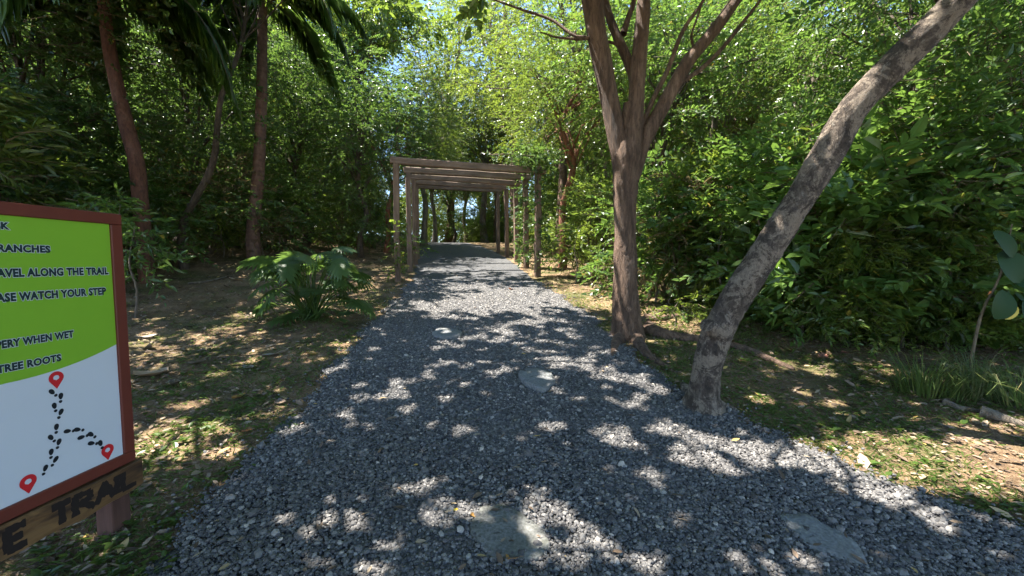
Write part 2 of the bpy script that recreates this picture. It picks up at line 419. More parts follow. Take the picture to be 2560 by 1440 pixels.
# ------------------------------------------------------------------ instanced stuff through geometry nodes
def scatter(name, pts, rot, scl, idx, protos, tone=None, label=None, cat=None):
    """one 'stuff' object: points carrying rotation / scale / kind, instanced by geometry nodes"""
    me = bpy.data.meshes.new(name); me.vertices.add(len(pts)); me.vertices.foreach_set('co', np.asarray(pts, np.float32).ravel())
    for an, ty, d in (('rot', 'FLOAT_VECTOR', rot), ('scl', 'FLOAT_VECTOR', scl), ('idx', 'INT', idx), ('tone', 'FLOAT', tone if tone is not None else np.zeros(len(pts)))):
        a = me.attributes.new(an, ty, 'POINT')
        a.data.foreach_set('vector' if ty == 'FLOAT_VECTOR' else 'value', np.asarray(d, np.int32 if ty == 'INT' else np.float32).ravel())
    o = link(name, me); o['kind'] = 'stuff'
    if label: tag(o, label, cat)
    pc = bpy.data.collections.new(name + '_kinds')
    for p_ in protos: pc.objects.link(p_)
    ng = bpy.data.node_groups.new(name + '_scatter', 'GeometryNodeTree')
    ng.interface.new_socket('Geometry', in_out='INPUT', socket_type='NodeSocketGeometry'); ng.interface.new_socket('Geometry', in_out='OUTPUT', socket_type='NodeSocketGeometry')
    gi = ng.nodes.new('NodeGroupInput'); go = ng.nodes.new('NodeGroupOutput')
    ci = ng.nodes.new('GeometryNodeCollectionInfo'); ci.inputs['Collection'].default_value = pc; ci.inputs['Separate Children'].default_value = True; ci.inputs['Reset Children'].default_value = True
    ip = ng.nodes.new('GeometryNodeInstanceOnPoints'); ip.inputs['Pick Instance'].default_value = True
    def named(n_, t_):
        k = ng.nodes.new('GeometryNodeInputNamedAttribute'); k.data_type = t_; k.inputs['Name'].default_value = n_; return k.outputs['Attribute']
    L = ng.links.new
    m2p = ng.nodes.new('GeometryNodeMeshToPoints'); m2p.inputs['Radius'].default_value = .001
    L(gi.outputs[0], m2p.inputs[0]); L(m2p.outputs[0], ip.inputs['Points']); L(ci.outputs[0], ip.inputs['Instance'])
    L(named('idx', 'INT'), ip.inputs['Instance Index']); L(named('scl', 'FLOAT_VECTOR'), ip.inputs['Scale'])
    e2r = ng.nodes.new('FunctionNodeEulerToRotation'); L(named('rot', 'FLOAT_VECTOR'), e2r.inputs[0]); L(e2r.outputs[0], ip.inputs['Rotation'])
    L(ip.outputs[0], go.inputs[0])
    md = o.modifiers.new('scatter', 'NODES'); md.node_group = ng
    return o

rng = np.random.default_rng(7)
# gravel stones
def stone_proto(k):
    r = np.random.default_rng(100 + k)
    t = (1 + 5 ** .5) / 2
    v = nrm(np.array([(-1, t, 0), (1, t, 0), (-1, -t, 0), (1, -t, 0), (0, -1, t), (0, 1, t), (0, -1, -t), (0, 1, -t), (t, 0, -1), (t, 0, 1), (-t, 0, -1), (-t, 0, 1)], float))
    f = [(0, 11, 5), (0, 5, 1), (0, 1, 7), (0, 7, 10), (0, 10, 11), (1, 5, 9), (5, 11, 4), (11, 10, 2), (10, 7, 6), (7, 1, 8), (3, 9, 4), (3, 4, 2), (3, 2, 6), (3, 6, 8), (3, 8, 9), (4, 9, 5), (2, 4, 11), (6, 2, 10), (8, 6, 7), (9, 8, 1)]
    v = v * (1 + .28 * (r.random((12, 1)) - .5)) * np.array((1, .78, .55)) * (1 + .25 * (r.random(3) - .5)) * .5
    return bpy.data.objects.new('stone', MB().add(v, f).mesh('stone', M_STONE))
NS = 480000
Y_ = 1.2 + (9.5 - 1.2) * rng.random(NS) ** 1.25; X_ = rng.uniform(-3.2, 3.4, NS)
sd = path_sd(X_, Y_); keep = (sd > .03 * rng.standard_normal(NS) - .02) | ((sd > -.35) & (rng.random(NS) < .05 * np.exp(sd * 6)))
keep &= np.abs(X_) < (Y_ * 1.3 + .35)
for (sx, sy, ra_, rb_) in ((1342, 961, 36, 23), (1117, 842, 30, 8), (1275, 1350, 70, 44), (2070, 1365, 38, 17), (2010, 1327, 32, 12), (2120, 1388, 28, 14)):
    g0, g1, g2 = G(sx, sy), G(sx + ra_, sy), G(sx, sy + rb_); keep &= ((X_ - g0[0]) / (g1[0] - g0[0])) ** 2 + ((Y_ - g0[1]) / (g2[1] - g0[1])) ** 2 > 1
X_, Y_ = X_[keep], Y_[keep]; n_ = len(X_); print('stones', n_)
size = rng.lognormal(math.log(.0138), .38, n_) * (1 + .05 * Y_)
Z_ = ground(X_, Y_) + .016 + size * .12 + .006 * rng.random(n_)
big = rng.random(n_) < .01; size[big] *= 1.5
rot = np.stack([rng.normal(0, .35, n_), rng.normal(0, .35, n_), rng.uniform(0, 6.28, n_)], -1)
scatter('gravel', np.stack([X_, Y_, Z_], -1), rot, np.repeat(size[:, None], 3, 1), rng.integers(0, 6, n_), [stone_proto(k) for k in range(6)], rng.random(n_),
        'loose blue-grey gravel covering the trail', 'gravel')

# ------------------------------------------------------------------ foliage builders
def leaves(mb, base, d, n, size, wr=.5, fold=.12, droop=.12, rnd=None, mat=0):
    """many leaves at once, each two quads folded on the midrib"""
    d = nrm(d); n = nrm(n - d * np.sum(n * d, -1, keepdims=True)); s = np.cross(d, n)
    L = size[:, None]; w_ = L * wr
    p0 = base; p3 = base + d * L - n * L * droop
    l1 = base + d * L * .30 + s * w_ * .46 + n * L * fold * .6; r1 = base + d * L * .30 - s * w_ * .46 + n * L * fold * .6
    l2 = base + d * L * .68 + s * w_ * .36 + n * L * (fold * .5 - droop * .4); r2 = base + d * L * .68 - s * w_ * .36 + n * L * (fold * .5 - droop * .4)
    V = np.stack([p0, l1, l2, p3, r2, r1], 1).reshape(-1, 3)
    k = np.arange(len(base))[:, None] * 6
    F = np.concatenate([k + np.array([[0, 1, 2, 3]]), k + np.array([[0, 3, 4, 5]])])
    if rnd is None: rnd = np.full(len(base), .5)
    mb.add(V, F, mat, np.repeat(rnd, 6))

def sprays(mb, rg, base, d, n, L, nl=12, leaf=.1, wr=.5, ang=55, jit=.25, droop=.12, twig=None, mat=0, bright=None, cull=None):
    """leafy twigs: nl leaves set alternately along each twig"""
    d = nrm(d); n = nrm(n - d * np.sum(n * d, -1, keepdims=True)); s = np.cross(d, n); m = len(base)
    t = (np.arange(nl) + .7) / nl
    side = np.where(np.arange(nl) % 2 == 0, 1., -1.); side[-1] = 0.
    a = np.radians(ang) * (1 - .45 * t)
    B = base[:, None] + d[:, None] * (L[:, None, None] * t[None, :, None]) - np.array((0, 0, 1.)) * (L[:, None, None] * .22 * (t ** 2)[None, :, None])
    D = d[:, None] * np.cos(a)[None, :, None] + s[:, None] * (side * np.sin(a))[None, :, None] + jit * rg.standard_normal((m, nl, 3)) * .6
    Nn = n[:, None] + jit * rg.standard_normal((m, nl, 3))
    S = leaf * np.clip(rg.lognormal(-.08, .3, (m, nl)), .4, 1.6) * (1 - .25 * np.abs(t - .5))[None]
    r = np.clip(rg.normal(.5, .2, (m, nl)) + (0 if bright is None else bright[:, None]), 0, .98); r[rg.random((m, nl)) < .008] = 1.
    B, D, Nn, S, r = B.reshape(-1, 3), D.reshape(-1, 3), Nn.reshape(-1, 3), S.ravel(), r.ravel()
    if cull is not None:
        kk = cull(B + nrm(D) * S[:, None] * .5, True); B, D, Nn, S, r = B[kk], D[kk], Nn[kk], S[kk], r[kk]
    leaves(mb, B, D, Nn, S, wr, .12, droop, r, mat)
    if twig is not None:
        e = base + d * L[:, None] - np.array((0, 0, 1.)) * L[:, None] * .2; r_ = L[:, None] * .008 + .0015
        V = np.stack([base + s * r_, base - s * r_ * .5 + n * r_, base - s * r_ * .5 - n * r_, e], 1).reshape(-1, 3)
        k = np.arange(m)[:, None] * 4
        mb.add(V, np.concatenate([k + np.array([[0, 1, 3]]), k + np.array([[1, 2, 3]]), k + np.array([[2, 0, 3]])]), twig)

def blob_sprays(mb, rg, centers, rad, per, L=.5, nl=12, leaf=.1, wr=.5, up=.55, twig=1, mat=0, cull=None, droop=.12, core=None):
    """leafy twigs filling blobs; twigs point outwards and droop a little"""
    c = np.repeat(centers, per, 0); R = np.repeat(rad, per); m = len(c)
    o = nrm(rg.standard_normal((m, 3)) * np.array((1, 1, .75)))
    b = c + o * (R * rg.random(m) ** .45)[:, None] * np.array((1, 1, .7))
    core = centers.mean(0) if core is None else core
    out = nrm(b - core)
    d = o * .8 + out * .5 + rg.standard_normal((m, 3)) * .35; d[:, 2] = d[:, 2] * .5 - .05
    n = np.array((0, 0, 1.)) * up + rg.standard_normal((m, 3)) * .5 + out * .35
    ls = L * rg.uniform(.6, 1.3, m)
    if cull is not None:
        k = cull(b + nrm(d) * ls[:, None] * .5); b, d, n, ls, c, o = b[k], d[k], n[k], ls[k], c[k], o[k]
    br = rg.normal(0, .16, len(b))
    sprays(mb, rg, b, d, n, ls, nl, leaf, wr, 55, .42, droop, twig, mat, br, cull)

def limb_path(rg, a, b, sag=.12):
    """a branch from a to b that first rises, then spreads"""
    v = b - a; l = np.linalg.norm(v); k = 4; pts = []
    for i in range(k + 1):
        t = i / k; q = a + v * t; q = q + np.array((0, 0, 1)) * l * sag * sin(pi * t) + rg.standard_normal(3) * l * .035 * sin(pi * t); pts.append(q)
    return np.array(pts)

def crown_blobs(rg, center, radii, nb, rb, lower=-1.0):
    out = []
    while len(out) < nb:
        u = rg.standard_normal(3); u /= np.linalg.norm(u); u = u * rg.random() ** .33
        if u[2] < lower: continue
        q = 1 + .28 * sin(3 * atan2(u[1], u[0]) + rg.random()) 
        out.append(center + u * np.array(radii) * q)
    return np.array(out), rg.uniform(rb * .7, rb * 1.35, nb)

def make_tree(seed, H=8., trunk_r=.14, lean=(0, 0), fork=.42, crown_r=(2.6, 2.6, 2.8), nb=64, rb=.78, per=25, L=.5, nl=15, leaf=.075, wr=.5, low_foliage=0, base=None, cull=None, zc=.68):
    """returns (trunk MB, crown MB) for one broad-leaved tree standing at the origin (or at base)"""
    rg = np.random.default_rng(seed); base = np.zeros(3) if base is None else np.asarray(base, float)
    top = base + np.array((lean[0], lean[1], H * .9))
    tp = np.array([base + (top - base) * t + np.array((rg.normal(0, .10), rg.normal(0, .10), 0)) * (0 if t in (0,) else 1) * (1 + t) for t in (0, .12, .28, .45, .62, .8, 1.)])
    tr = MB(); tp[0, 2] -= .15
    cl, rr = tube(tr, tp, trunk_r * np.array((1.45, 1.08, .95, .8, .6, .38, .12)), 10, .18, .07, seed)
    cc = base + np.array((lean[0] * .75, lean[1] * .75, H * zc))
    B, R = crown_blobs(rg, cc, crown_r, nb, rb)
    i0 = int(len(cl) * fork)
    for b in B[::2]:
        j = rg.integers(i0, max(i0 + 1, int(len(cl) * .92)))
        if cl[j, 2] > b[2] + .3: j = i0
        lp = limb_path(rg, cl[j], b, .10); r0 = min(rr[j] * .5, .05)
        tube(tr, lp, np.linspace(r0, .008, len(lp)), 5, .4, .05, seed + j, cap=False)
    cr = MB()
    blob_sprays(cr, rg, B, R, per, L, nl, leaf, wr, .55, 1, 0, cull, core=cc)
    if low_foliage:
        Lb = base + np.stack([rg.normal(0, crown_r[0] * .45, low_foliage), rg.normal(0, crown_r[1] * .45, low_foliage), rg.uniform(.4, H * .45, low_foliage)], -1)
        blob_sprays(cr, rg, Lb, np.full(low_foliage, rb * .8), per, L, nl, leaf, wr, .55, 1, 0, cull, core=cc)
    return tr, cr

def make_shrub(seed, H=2.4, W=1.1, nb=22, per=11, L=.42, nl=11, leaf=.15, wr=.52, stems=5, rb=.42):
    rg = np.random.default_rng(seed); st = MB(); cr = MB()
    B = []
    for k in range(nb):
        a = rg.uniform(0, 2 * pi); z = H * (.12 + .86 * rg.random()); q = W * sin(pi * min(1, .2 + .8 * z / H)) ** .6 * rg.random() ** .5 * (1.15 - .45 * z / H)
        B.append((q * cos(a), q * sin(a), z))
    B = np.array(B); R = rg.uniform(rb * .7, rb * 1.3, nb)
    for k in range(stems):
        e = B[rg.integers(0, nb)]; e = e * np.array((.9, .9, 1)); e[2] = max(e[2], H * .6)
        s = np.array((rg.normal(0, .12), rg.normal(0, .12), -.08))
        tube(st, np.array([s, s * .6 + e * .3 + (0, 0, .1), e * .7, e]), (.028, .02, .014, .006), 6, .2, .05, seed + k)
    for b in B[::2]:
        tube(st, limb_path(rg, np.array((0, 0, b[2] * .35)), b, .1), (.014, .011, .009, .007, .004), 4, .4, cap=False)
    blob_sprays(cr, rg, B, R, per, L, nl, leaf, wr, .7, 1, 0, core=np.array((0, 0, H * .35)), droop=.18)
    return st, cr

TREE_P, SHRUB_P = {}, {}
def tree_proto(k, bark, leafm, **kw):
    t, c = make_tree(**kw); TREE_P[k] = (t.mesh('trunk', bark, True), c.mesh('crown', [leafm, B_TWIG]))
def shrub_proto(k, leafm, **kw):
    t, c = make_shrub(**kw); SHRUB_P[k] = (t.mesh('stem', B_TWIG, True), c.mesh('foliage', [leafm, B_TWIG]))
tree_proto('a', B_GREY, L_CANOPY, seed=1, H=8.5, trunk_r=.13)
tree_proto('b', B_DARK, L_BROAD, seed=2, H=7.2, trunk_r=.10, crown_r=(2.3, 2.3, 2.6), leaf=.085, nl=14, low_foliage=8)
tree_proto('c', B_BROWN, L_YELLOW, seed=3, H=9.5, trunk_r=.14, crown_r=(3., 2.6, 2.8), leaf=.078, wr=.55, nl=15, lean=(.6, .2), nb=64)
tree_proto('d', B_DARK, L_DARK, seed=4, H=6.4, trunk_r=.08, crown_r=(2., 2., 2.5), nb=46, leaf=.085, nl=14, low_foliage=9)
tree_proto('f', B_GREY, L_YELLOW, seed=6, H=8.6, trunk_r=.09, crown_r=(2.2, 2.2, 2.8), nb=46, leaf=.14, wr=.16, nl=14, per=18, lean=(.5, .3), low_foliage=8)
tree_proto('e', B_RED, L_CANOPY, seed=5, H=7.8, trunk_r=.11, crown_r=(2.4, 2.2, 2.2), lean=(-.9, .3), nb=46)
shrub_proto('broad', L_BROAD, seed=11, H=2.6, W=1.15, nb=28, leaf=.105, nl=12)
shrub_proto('mid', L_CANOPY, seed=12, H=2.1, W=1.0, nb=26, leaf=.07, nl=15)
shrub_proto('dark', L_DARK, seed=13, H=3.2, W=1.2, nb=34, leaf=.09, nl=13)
shrub_proto('lush', L_BROAD, seed=14, H=1.7, W=.8, nb=20, leaf=.15, wr=.5, nl=10, L=.4)
shrub_proto('narrow', L_YELLOW, seed=16, H=2.6, W=.9, nb=26, leaf=.15, wr=.2, nl=12, per=12, L=.4)
shrub_proto('dry', L_DRY, seed=17, H=2.4, W=.8, nb=16, leaf=.12, wr=.16, nl=9, per=9, L=.45)
shrub_proto('low', L_CANOPY, seed=15, H=.8, W=.5, nb=9, per=9, leaf=.07, nl=10, L=.22, rb=.22, stems=3)

def place(kind, protos, X, Y, s, rz, label, cat, names, group=None, z=None, sz=1.):
    o = thing(names[0], label, cat, (X, Y, float(ground(X, Y)) - .03 if z is None else z), rz, group); o.scale = (s, s, s * sz)
    for nm, me in zip(names[1:], protos[kind]): link(nm, me, o)
    return o
def tree(kind, X, Y, s, rz, label, sz=1., group=None): return place(kind, TREE_P, X, Y, s, rz, label, 'tree', ('forest_tree', 'trunk', 'crown'), group, sz=sz)
def shrub(kind, X, Y, s, rz, label, group=None, sz=1.): return place(kind, SHRUB_P, X, Y, s, rz, label, 'shrub', ('shrub', 'stem', 'foliage'), group, sz=sz)

# ------------------------------------------------------------------ the many-stemmed tree beside the path
def pix_path(pp, Y):          # list of (x, y, width_px[, Y])
    pts, rad = [], []
    for q in pp:
        d = q[3] if len(q) > 3 else Y
        pts.append(P(q[0], q[1], d)); rad.append(q[2] * .5 / FPX * d)
    return np.array(pts), np.array(rad)
GAPS = []
SPOTS = []
def sun_cull(p, small=False):
    """open gaps in the canopy where the photograph has sun on the ground"""
    g = p - SUN * ((p[:, 2] - .108 * np.clip(p[:, 1], 0, 24)) / (SUN[2]))[:, None]
    keep = np.ones(len(p), bool)
    for (x, y, rx, ry) in (SPOTS if small else GAPS): keep &= ((g[:, 0] - x) / rx) ** 2 + ((g[:, 1] - y) / ry) ** 2 > 1
    return keep
for (px, py, rx, ry) in [(1830, 1130, .42, .28), (2250, 1130, 1.0, .26), (2400, 1230, .8, .2), (2480, 1080, .5, .2), (1480, 740, .45, 1.3), (1680, 800, .5, .7), (1230, 770, .7, .55), (1180, 720, .6, .5), (430, 1110, .4, .34)]:
    q = G(px, py); GAPS.append((q[0], q[1], rx, ry))

rg = np.random.default_rng(17)
for (px, py) in [(1040, 1225), (1100, 1300), (1200, 1298), (1340, 1320), (1390, 1280), (1425, 1395), (1520, 1385), (860, 1300), (950, 1415), (1150, 1275), (1500, 1090), (1545, 1085), (1560, 1110), (1640, 1080), (1700, 1150), (1740, 1130), (1780, 1170), (1850, 1140), (1900, 1160), (1950, 1150), (2030, 1170), (2130, 1215), (2220, 1270), (2270, 1275), (2350, 1310), (1630, 1205), (1880, 1410), (1620, 1415), (2010, 1420), (2480, 1320), (1440, 1005), (1390, 985), (1000, 965), (1060, 950), (960, 1000), (1020, 1030), (1120, 910), (1230, 940), (1270, 930), (1330, 880), (1380, 890), (1420, 910), (1460, 920), (1200, 880), (1160, 850), (1550, 950), (1590, 960), (1600, 1000), (1640, 980), (900, 1000), (860, 1040), (740, 1080),
                 (560, 1130), (480, 1010), (380, 1080), (2200, 1190), (2300, 1100), (2420, 1080), (2500, 1130), (2150, 1100), (1950, 910), (2050, 930), (1900, 1000), (2000, 980), (2080, 1010), (1850, 870), (650, 740), (600, 760), (1250, 830), (1320, 810), (1180, 800), (1420, 830), (1100, 780)]:
    q = G(px, py); r_ = rg.uniform(.075, .115) * (1 + .05 * q[1]); SPOTS.append((q[0], q[1], r_, r_ * rg.uniform(.8, 1.3)))
for (px, py, Y, r_) in [(2140, 640, 5., .45), (2200, 600, 5., .3), (1950, 620, 6., .3), (2350, 620, 5., .22), (2420, 540, 4.8, .25), (2060, 480, 6., .35), (1700, 560, 7.4, .4), (2300, 470, 5.2, .22), (1640, 520, 7.4, .3), (2250, 760, 5., .22), (1850, 560, 6.6, .25), (2480, 400, 5.5, .3),
                        (1940, 585, 3.15, .2), (2135, 262, 2.95, .22), (2010, 480, 3.1, .1), (2390, 40, 2.65, .2), (1555, 690, 5.1, .3), (1545, 430, 5.1, .22), (1510, 240, 5.1, .2), (1605, 60, 5.1, .2), (1720, 160, 5.1, .2), (740, 760, 6.4, .2), (850, 800, 6.2, .15)]:
    p_ = P(px, py, Y); g_ = p_ - SUN * ((p_[2] - .108 * Y) / SUN[2]); GAPS.append((g_[0], g_[1], r_, r_))
for k in range(34):
    cx_, cy_ = rg.uniform(-1.7, 2.0), rg.uniform(1.6, 7.)
    for q in range(rg.integers(2, 6)):
        r_ = rg.uniform(.075, .105); SPOTS.append((cx_ + rg.normal(0, .28), cy_ + rg.normal(0, .22), r_, r_ * rg.uniform(.8, 1.2)))
bt = G(1566, 842); YB = bt[1]
T = thing('many_stemmed_tree', 'brown tree with several upswept stems beside the gravel path', 'tree', bt)
def rel(mb, origin):
    mb.v = [a - origin for a in mb.v]; return mb
mb = MB()
pts, rad = pix_path([(1568, 870, 106), (1568, 835, 88), (1566, 790, 72), (1564, 700, 64), (1563, 600, 57), (1562, 500, 58), (1564, 430, 66), (1568, 390, 74), (1574, 340, 62), (1584, 260, 47)], YB)
tube(mb, pts, rad * .95, 30, .04, .09, 2, rough=.022); rel(mb, bt).build('trunk', B_BROWN, T, True)
stems = {
 'a': [(1556, 430, 48), (1543, 350, 50), (1516, 210, 52), (1492, 90, 53), (1481, 0, 55), (1465, -140, 48, YB - .1), (1420, -330, 36, YB - .2), (1370, -560, 20, YB - .3)],
 'c': [(1580, 400, 48), (1588, 300, 44), (1593, 200, 42), (1606, 60, 37), (1612, -20, 34), (1630, -200, 26, YB + .2), (1660, -480, 14, YB + .4)],
 'd': [(1580, 450, 40), (1612, 350, 42), (1650, 280, 38), (1690, 205, 36), (1722, 150, 35), (1790, 70, 32), (1848, -10, 30), (1930, -110, 22, YB - .1), (2040, -290, 10, YB - .3)],
 'b': [(1590, 240, 26, YB + .1), (1578, 175, 27, YB + .12), (1556, 120, 27, YB + .15), (1528, 55, 23, YB + .2), (1508, -20, 18, YB + .25), (1480, -160, 10, YB + .3)],
}
thin = {
 'b2': [(1558, 85, 18, YB + .15), (1572, 40, 14, YB + .2), (1588, -10, 11, YB + .2), (1600, -120, 6, YB + .2)],
 'e': [(1598, 330, 13), (1632, 250, 12), (1672, 170, 11), (1706, 80, 10), (1762, -5, 8), (1800, -90, 5)],
 'f': [(1700, 208, 12), (1750, 175, 11), (1808, 118, 10), (1850, 65, 9), (1905, -5, 7), (1960, -90, 4)],
 'g': [(1480, 95, 9), (1440, 92, 8), (1380, 50, 7, YB + .2), (1310, 26, 6, YB + .3), (1225, -5, 5, YB + .5), (1160, -30, 3, YB + .6)],
 'h': [(1482, 93, 8), (1450, 98, 7, YB - .1), (1385, 92, 5, YB - .2), (1350, 80, 3, YB - .3)],
 'i': [(1735, 130, 7), (1728, 90, 6), (1745, 40, 5), (1765, -20, 3)],
 'j': [(1500, 100, 8), (1535, 108, 7, YB + .1), (1560, 120, 6, YB + .15)],
}
for k, s_ in stems.items():
    m_ = MB(); p_, r_ = pix_path(s_, YB); tube(m_, p_, r_ * .88, 18, .06, .06, ord(k), rough=.018); rel(m_, bt).build('stem', B_BROWN, T, True)
for k, s_ in thin.items():
    m_ = MB(); p_, r_ = pix_path(s_, YB); tube(m_, p_, r_, 7, .1, .08, ord(k[0])); rel(m_, bt).build('branch', B_BROWN, T, True)
def groundline(px, rads, lift=.0):
    pts = []
    for (x, y), r in zip(px, rads):
        g = G(x, y); g[2] += lift * r; pts.append(g)
    return np.array(pts), np.array(rads)
for px, rads in (([(1600, 815), (1640, 838), (1690, 848), (1740, 852), (1800, 862), (1870, 880), (1930, 905), (1985, 925)], (.12, .10, .075, .062, .055, .05, .04, .02)),
                 ([(1588, 850), (1605, 872), (1630, 898), (1665, 920), (1690, 935)], (.09, .06, .045, .03, .015)),
                 ([(1550, 850), (1540, 862), (1535, 880), (1532, 895)], (.08, .06, .04, .02)),
                 ([(1610, 800), (1650, 800), (1700, 790), (1750, 786)], (.08, .05, .035, .015))):
    p_, r_ = groundline(px, rads, .25); m_ = MB(); tube(m_, p_, r_, 10, .06, .12, 5); rel(m_, bt).build('root', B_BROWN, T, True)
rg = np.random.default_rng(31)
cc = P(1580, -420, YB)
B, R = crown_blobs(rg, np.array((bt[0] + .1, YB - .2, 7.4)), (3.5, 3.3, 1.7), 64, .66)
m_ = MB(); blob_sprays(m_, rg, B, R, 17, .5, 11, .15, .6, .55, 1, 0, sun_cull, core=np.array((bt[0], YB, 6.)))
rel(m_, bt).build('crown', [L_CANOPY, B_TWIG], T)

# ------------------------------------------------------------------ the leaning tree
bl = G(1758, 1020); YL = bl[1]
T = thing('leaning_tree', 'mottled grey-brown trunk leaning over to the upper right', 'tree', bl)
mb = MB()
lean = [(1758, 1050, 160, YL), (1758, 1015, 122, YL), (1760, 985, 98, YL), (1766, 930, 84, YL), (1786, 850, 92, YL), (1815, 785, 92, YL), (1860, 712, 90, YL - .03), (1930, 605, 88, YL - .08), (2005, 490, 87, YL - .15), (2075, 372, 88, YL - .22), (2135, 268, 92, YL - .3), (2215, 182, 92, YL - .38), (2310, 90, 98, YL - .48), (2420, -25, 104, YL - .6), (2560, -190, 98, YL - .75), (2760, -420, 86, YL - .9)]
p_, r_ = pix_path(lean, YL); r_ = r_ * np.linspace(.86, .66, len(r_)) * (1 + .05 * np.sin(np.arange(len(r_)) * 2.3)); tube(mb, p_, r_, 32, .03, .07, 4, rough=.022); rel(mb, bl).build('trunk', B_PALE, T, True)
end = p_[-1]
for k, (dx, dy, dz, r) in enumerate([(1.2, .9, 1.6, .07), (.5, -1.2, 1.8, .06), (1.8, -.2, 1.2, .06), (-.8, .9, 1.9, .05)]):
    m_ = MB(); e = end + np.array((dx, dy, dz)); tube(m_, np.array([end - nrm(p_[-1] - p_[-2]) * .1, end + (e - end) * .45 + np.array((0, 0, .12)), e]), (.085, r, .02), 8, .15, .06, k); rel(m_, bl).build('branch', B_PALE, T, True)
m_ = MB(); q0 = P(1800, 840, YL - .05); q1 = P(1768, 812, YL - .16); tube(m_, np.array([q0, .5 * (q0 + q1), q1]), (.075, .062, .055), 10, .04, .1, 3); rel(m_, bl).build('cut_limb', B_PALE, T, True)
for px, rads in (([(1735, 1000), (1715, 975), (1705, 960)], (.07, .05, .02)), ([(1790, 1015), (1815, 1022), (1850, 1030)], (.07, .04, .015))):
    pp, rr = groundline(px, rads, .1); m_ = MB(); tube(m_, pp, rr, 9, .05, .1, 6); rel(m_, bl).build('root', B_PALE, T, True)
B, R = crown_blobs(rg, end + np.array((.6, 0, 1.9)), (2.3, 2.8, 1.2), 32, .66)
m_ = MB(); blob_sprays(m_, rg, B, R, 16, .5, 11, .15, .6, .55, 1, 0, sun_cull, core=end)
rel(m_, bl).build('crown', [L_BROAD, B_TWIG], T)

# ------------------------------------------------------------------ palms
def frond(rg, L=3., droop=1.6, nl=34, ll=.55, up=.8, leafm=None):
    """one arching palm frond from the origin along +x; returns rachis MB and leaflets MB"""
    t = np.linspace(0, 1, 12); x = L * (t - .28 * t ** 2.2); z = L * (up * t * .75 - droop * .5 * t ** 2.1)
    c = np.stack([x, .04 * L * np.sin(t * 2 + rg.random()), z], -1)
    ra = MB(); tube(ra, c, np.linspace(.026, .004, 12), 5, .3, cap=False)
    le = MB(); tt = np.linspace(.14, .99, nl)
    b = np.stack([np.interp(tt, t, c[:, k]) for k in range(3)], -1); d = nrm(np.gradient(b, axis=0))
    for s in (1, -1):
        side = np.array((0, s, 0.)); ln = ll * np.sin(pi * np.clip(.12 + .86 * tt, 0, 1)) ** .6 * rg.uniform(.85, 1.1, nl)
        dr = nrm(d * .65 + side * .75 + np.array((0, 0, -.35)) + rg.normal(0, .08, (nl, 3)))
        nn = nrm(np.array((0, 0, 1.)) + side * .5 + rg.normal(0, .15, (nl, 3)))
        leaves(le, b, dr, nn, ln, .05, .02, .45, np.clip(rg.normal(.5, .18, nl), 0, .97))
    return ra, le
def palm(label, px, Y, base_px, nf, L, seed, ll=.6, bark=B_PALM, base=None, droop=1.6):
    rg = np.random.default_rng(seed); b = G(*base_px) if base is None else base
    o = thing('palm', label, 'palm', b)
    p_, r_ = pix_path(px, Y); r_ = r_ * .78; p_[0] = b - np.array((0, 0, .1))
    m_ = MB(); tube(m_, p_, r_, 14, .15, .03, seed); rel(m_, b).build('trunk', bark, o, True)
    top = p_[-1] - b
    for k in range(nf):
        a = 2 * pi * k / nf * 2.6 + rg.normal(0, .2); up = rg.uniform(.25, 1.15)
        ra, le = frond(rg, L * rg.uniform(.85, 1.12), droop * rg.uniform(.8, 1.2), 64, ll, up)
        f = ra.build('frond', B_TWIG, o, True); l_ = le.build('leaflets', L_PALM, f)
        f.location = top; f.rotation_euler = (0, 0, a)
    return o
pb = G(640, 655)
palm('tall slim palm with a reddish trunk left of the timber arches', [(640, 655, 46), (632, 600, 40), (636, 540, 37), (646, 430, 35), (652, 300, 32), (655, 180, 29), (656, 60, 28), (657, 0, 24)], pb[1], (640, 655), 13, 3.2, 41, .75, base=pb, droop=1.9)
pb2 = G(366, 652)
palm('palm with dark drooping fronds over the trail sign', [(366, 652, 44), (352, 520, 42), (342, 410, 42), (318, 320, 40), (296, 230, 36), (270, 100, 34), (255, -30, 28)], pb2[1] * .8, (366, 652), 15, 3.0, 42, .75, bark=B_DKRED, base=P(366, 652, pb2[1] * .8) * np.array((1, 1, 0)) + np.array((0, 0, float(ground(P(366, 652, pb2[1] * .8)[0], pb2[1] * .8)))), droop=2.1)

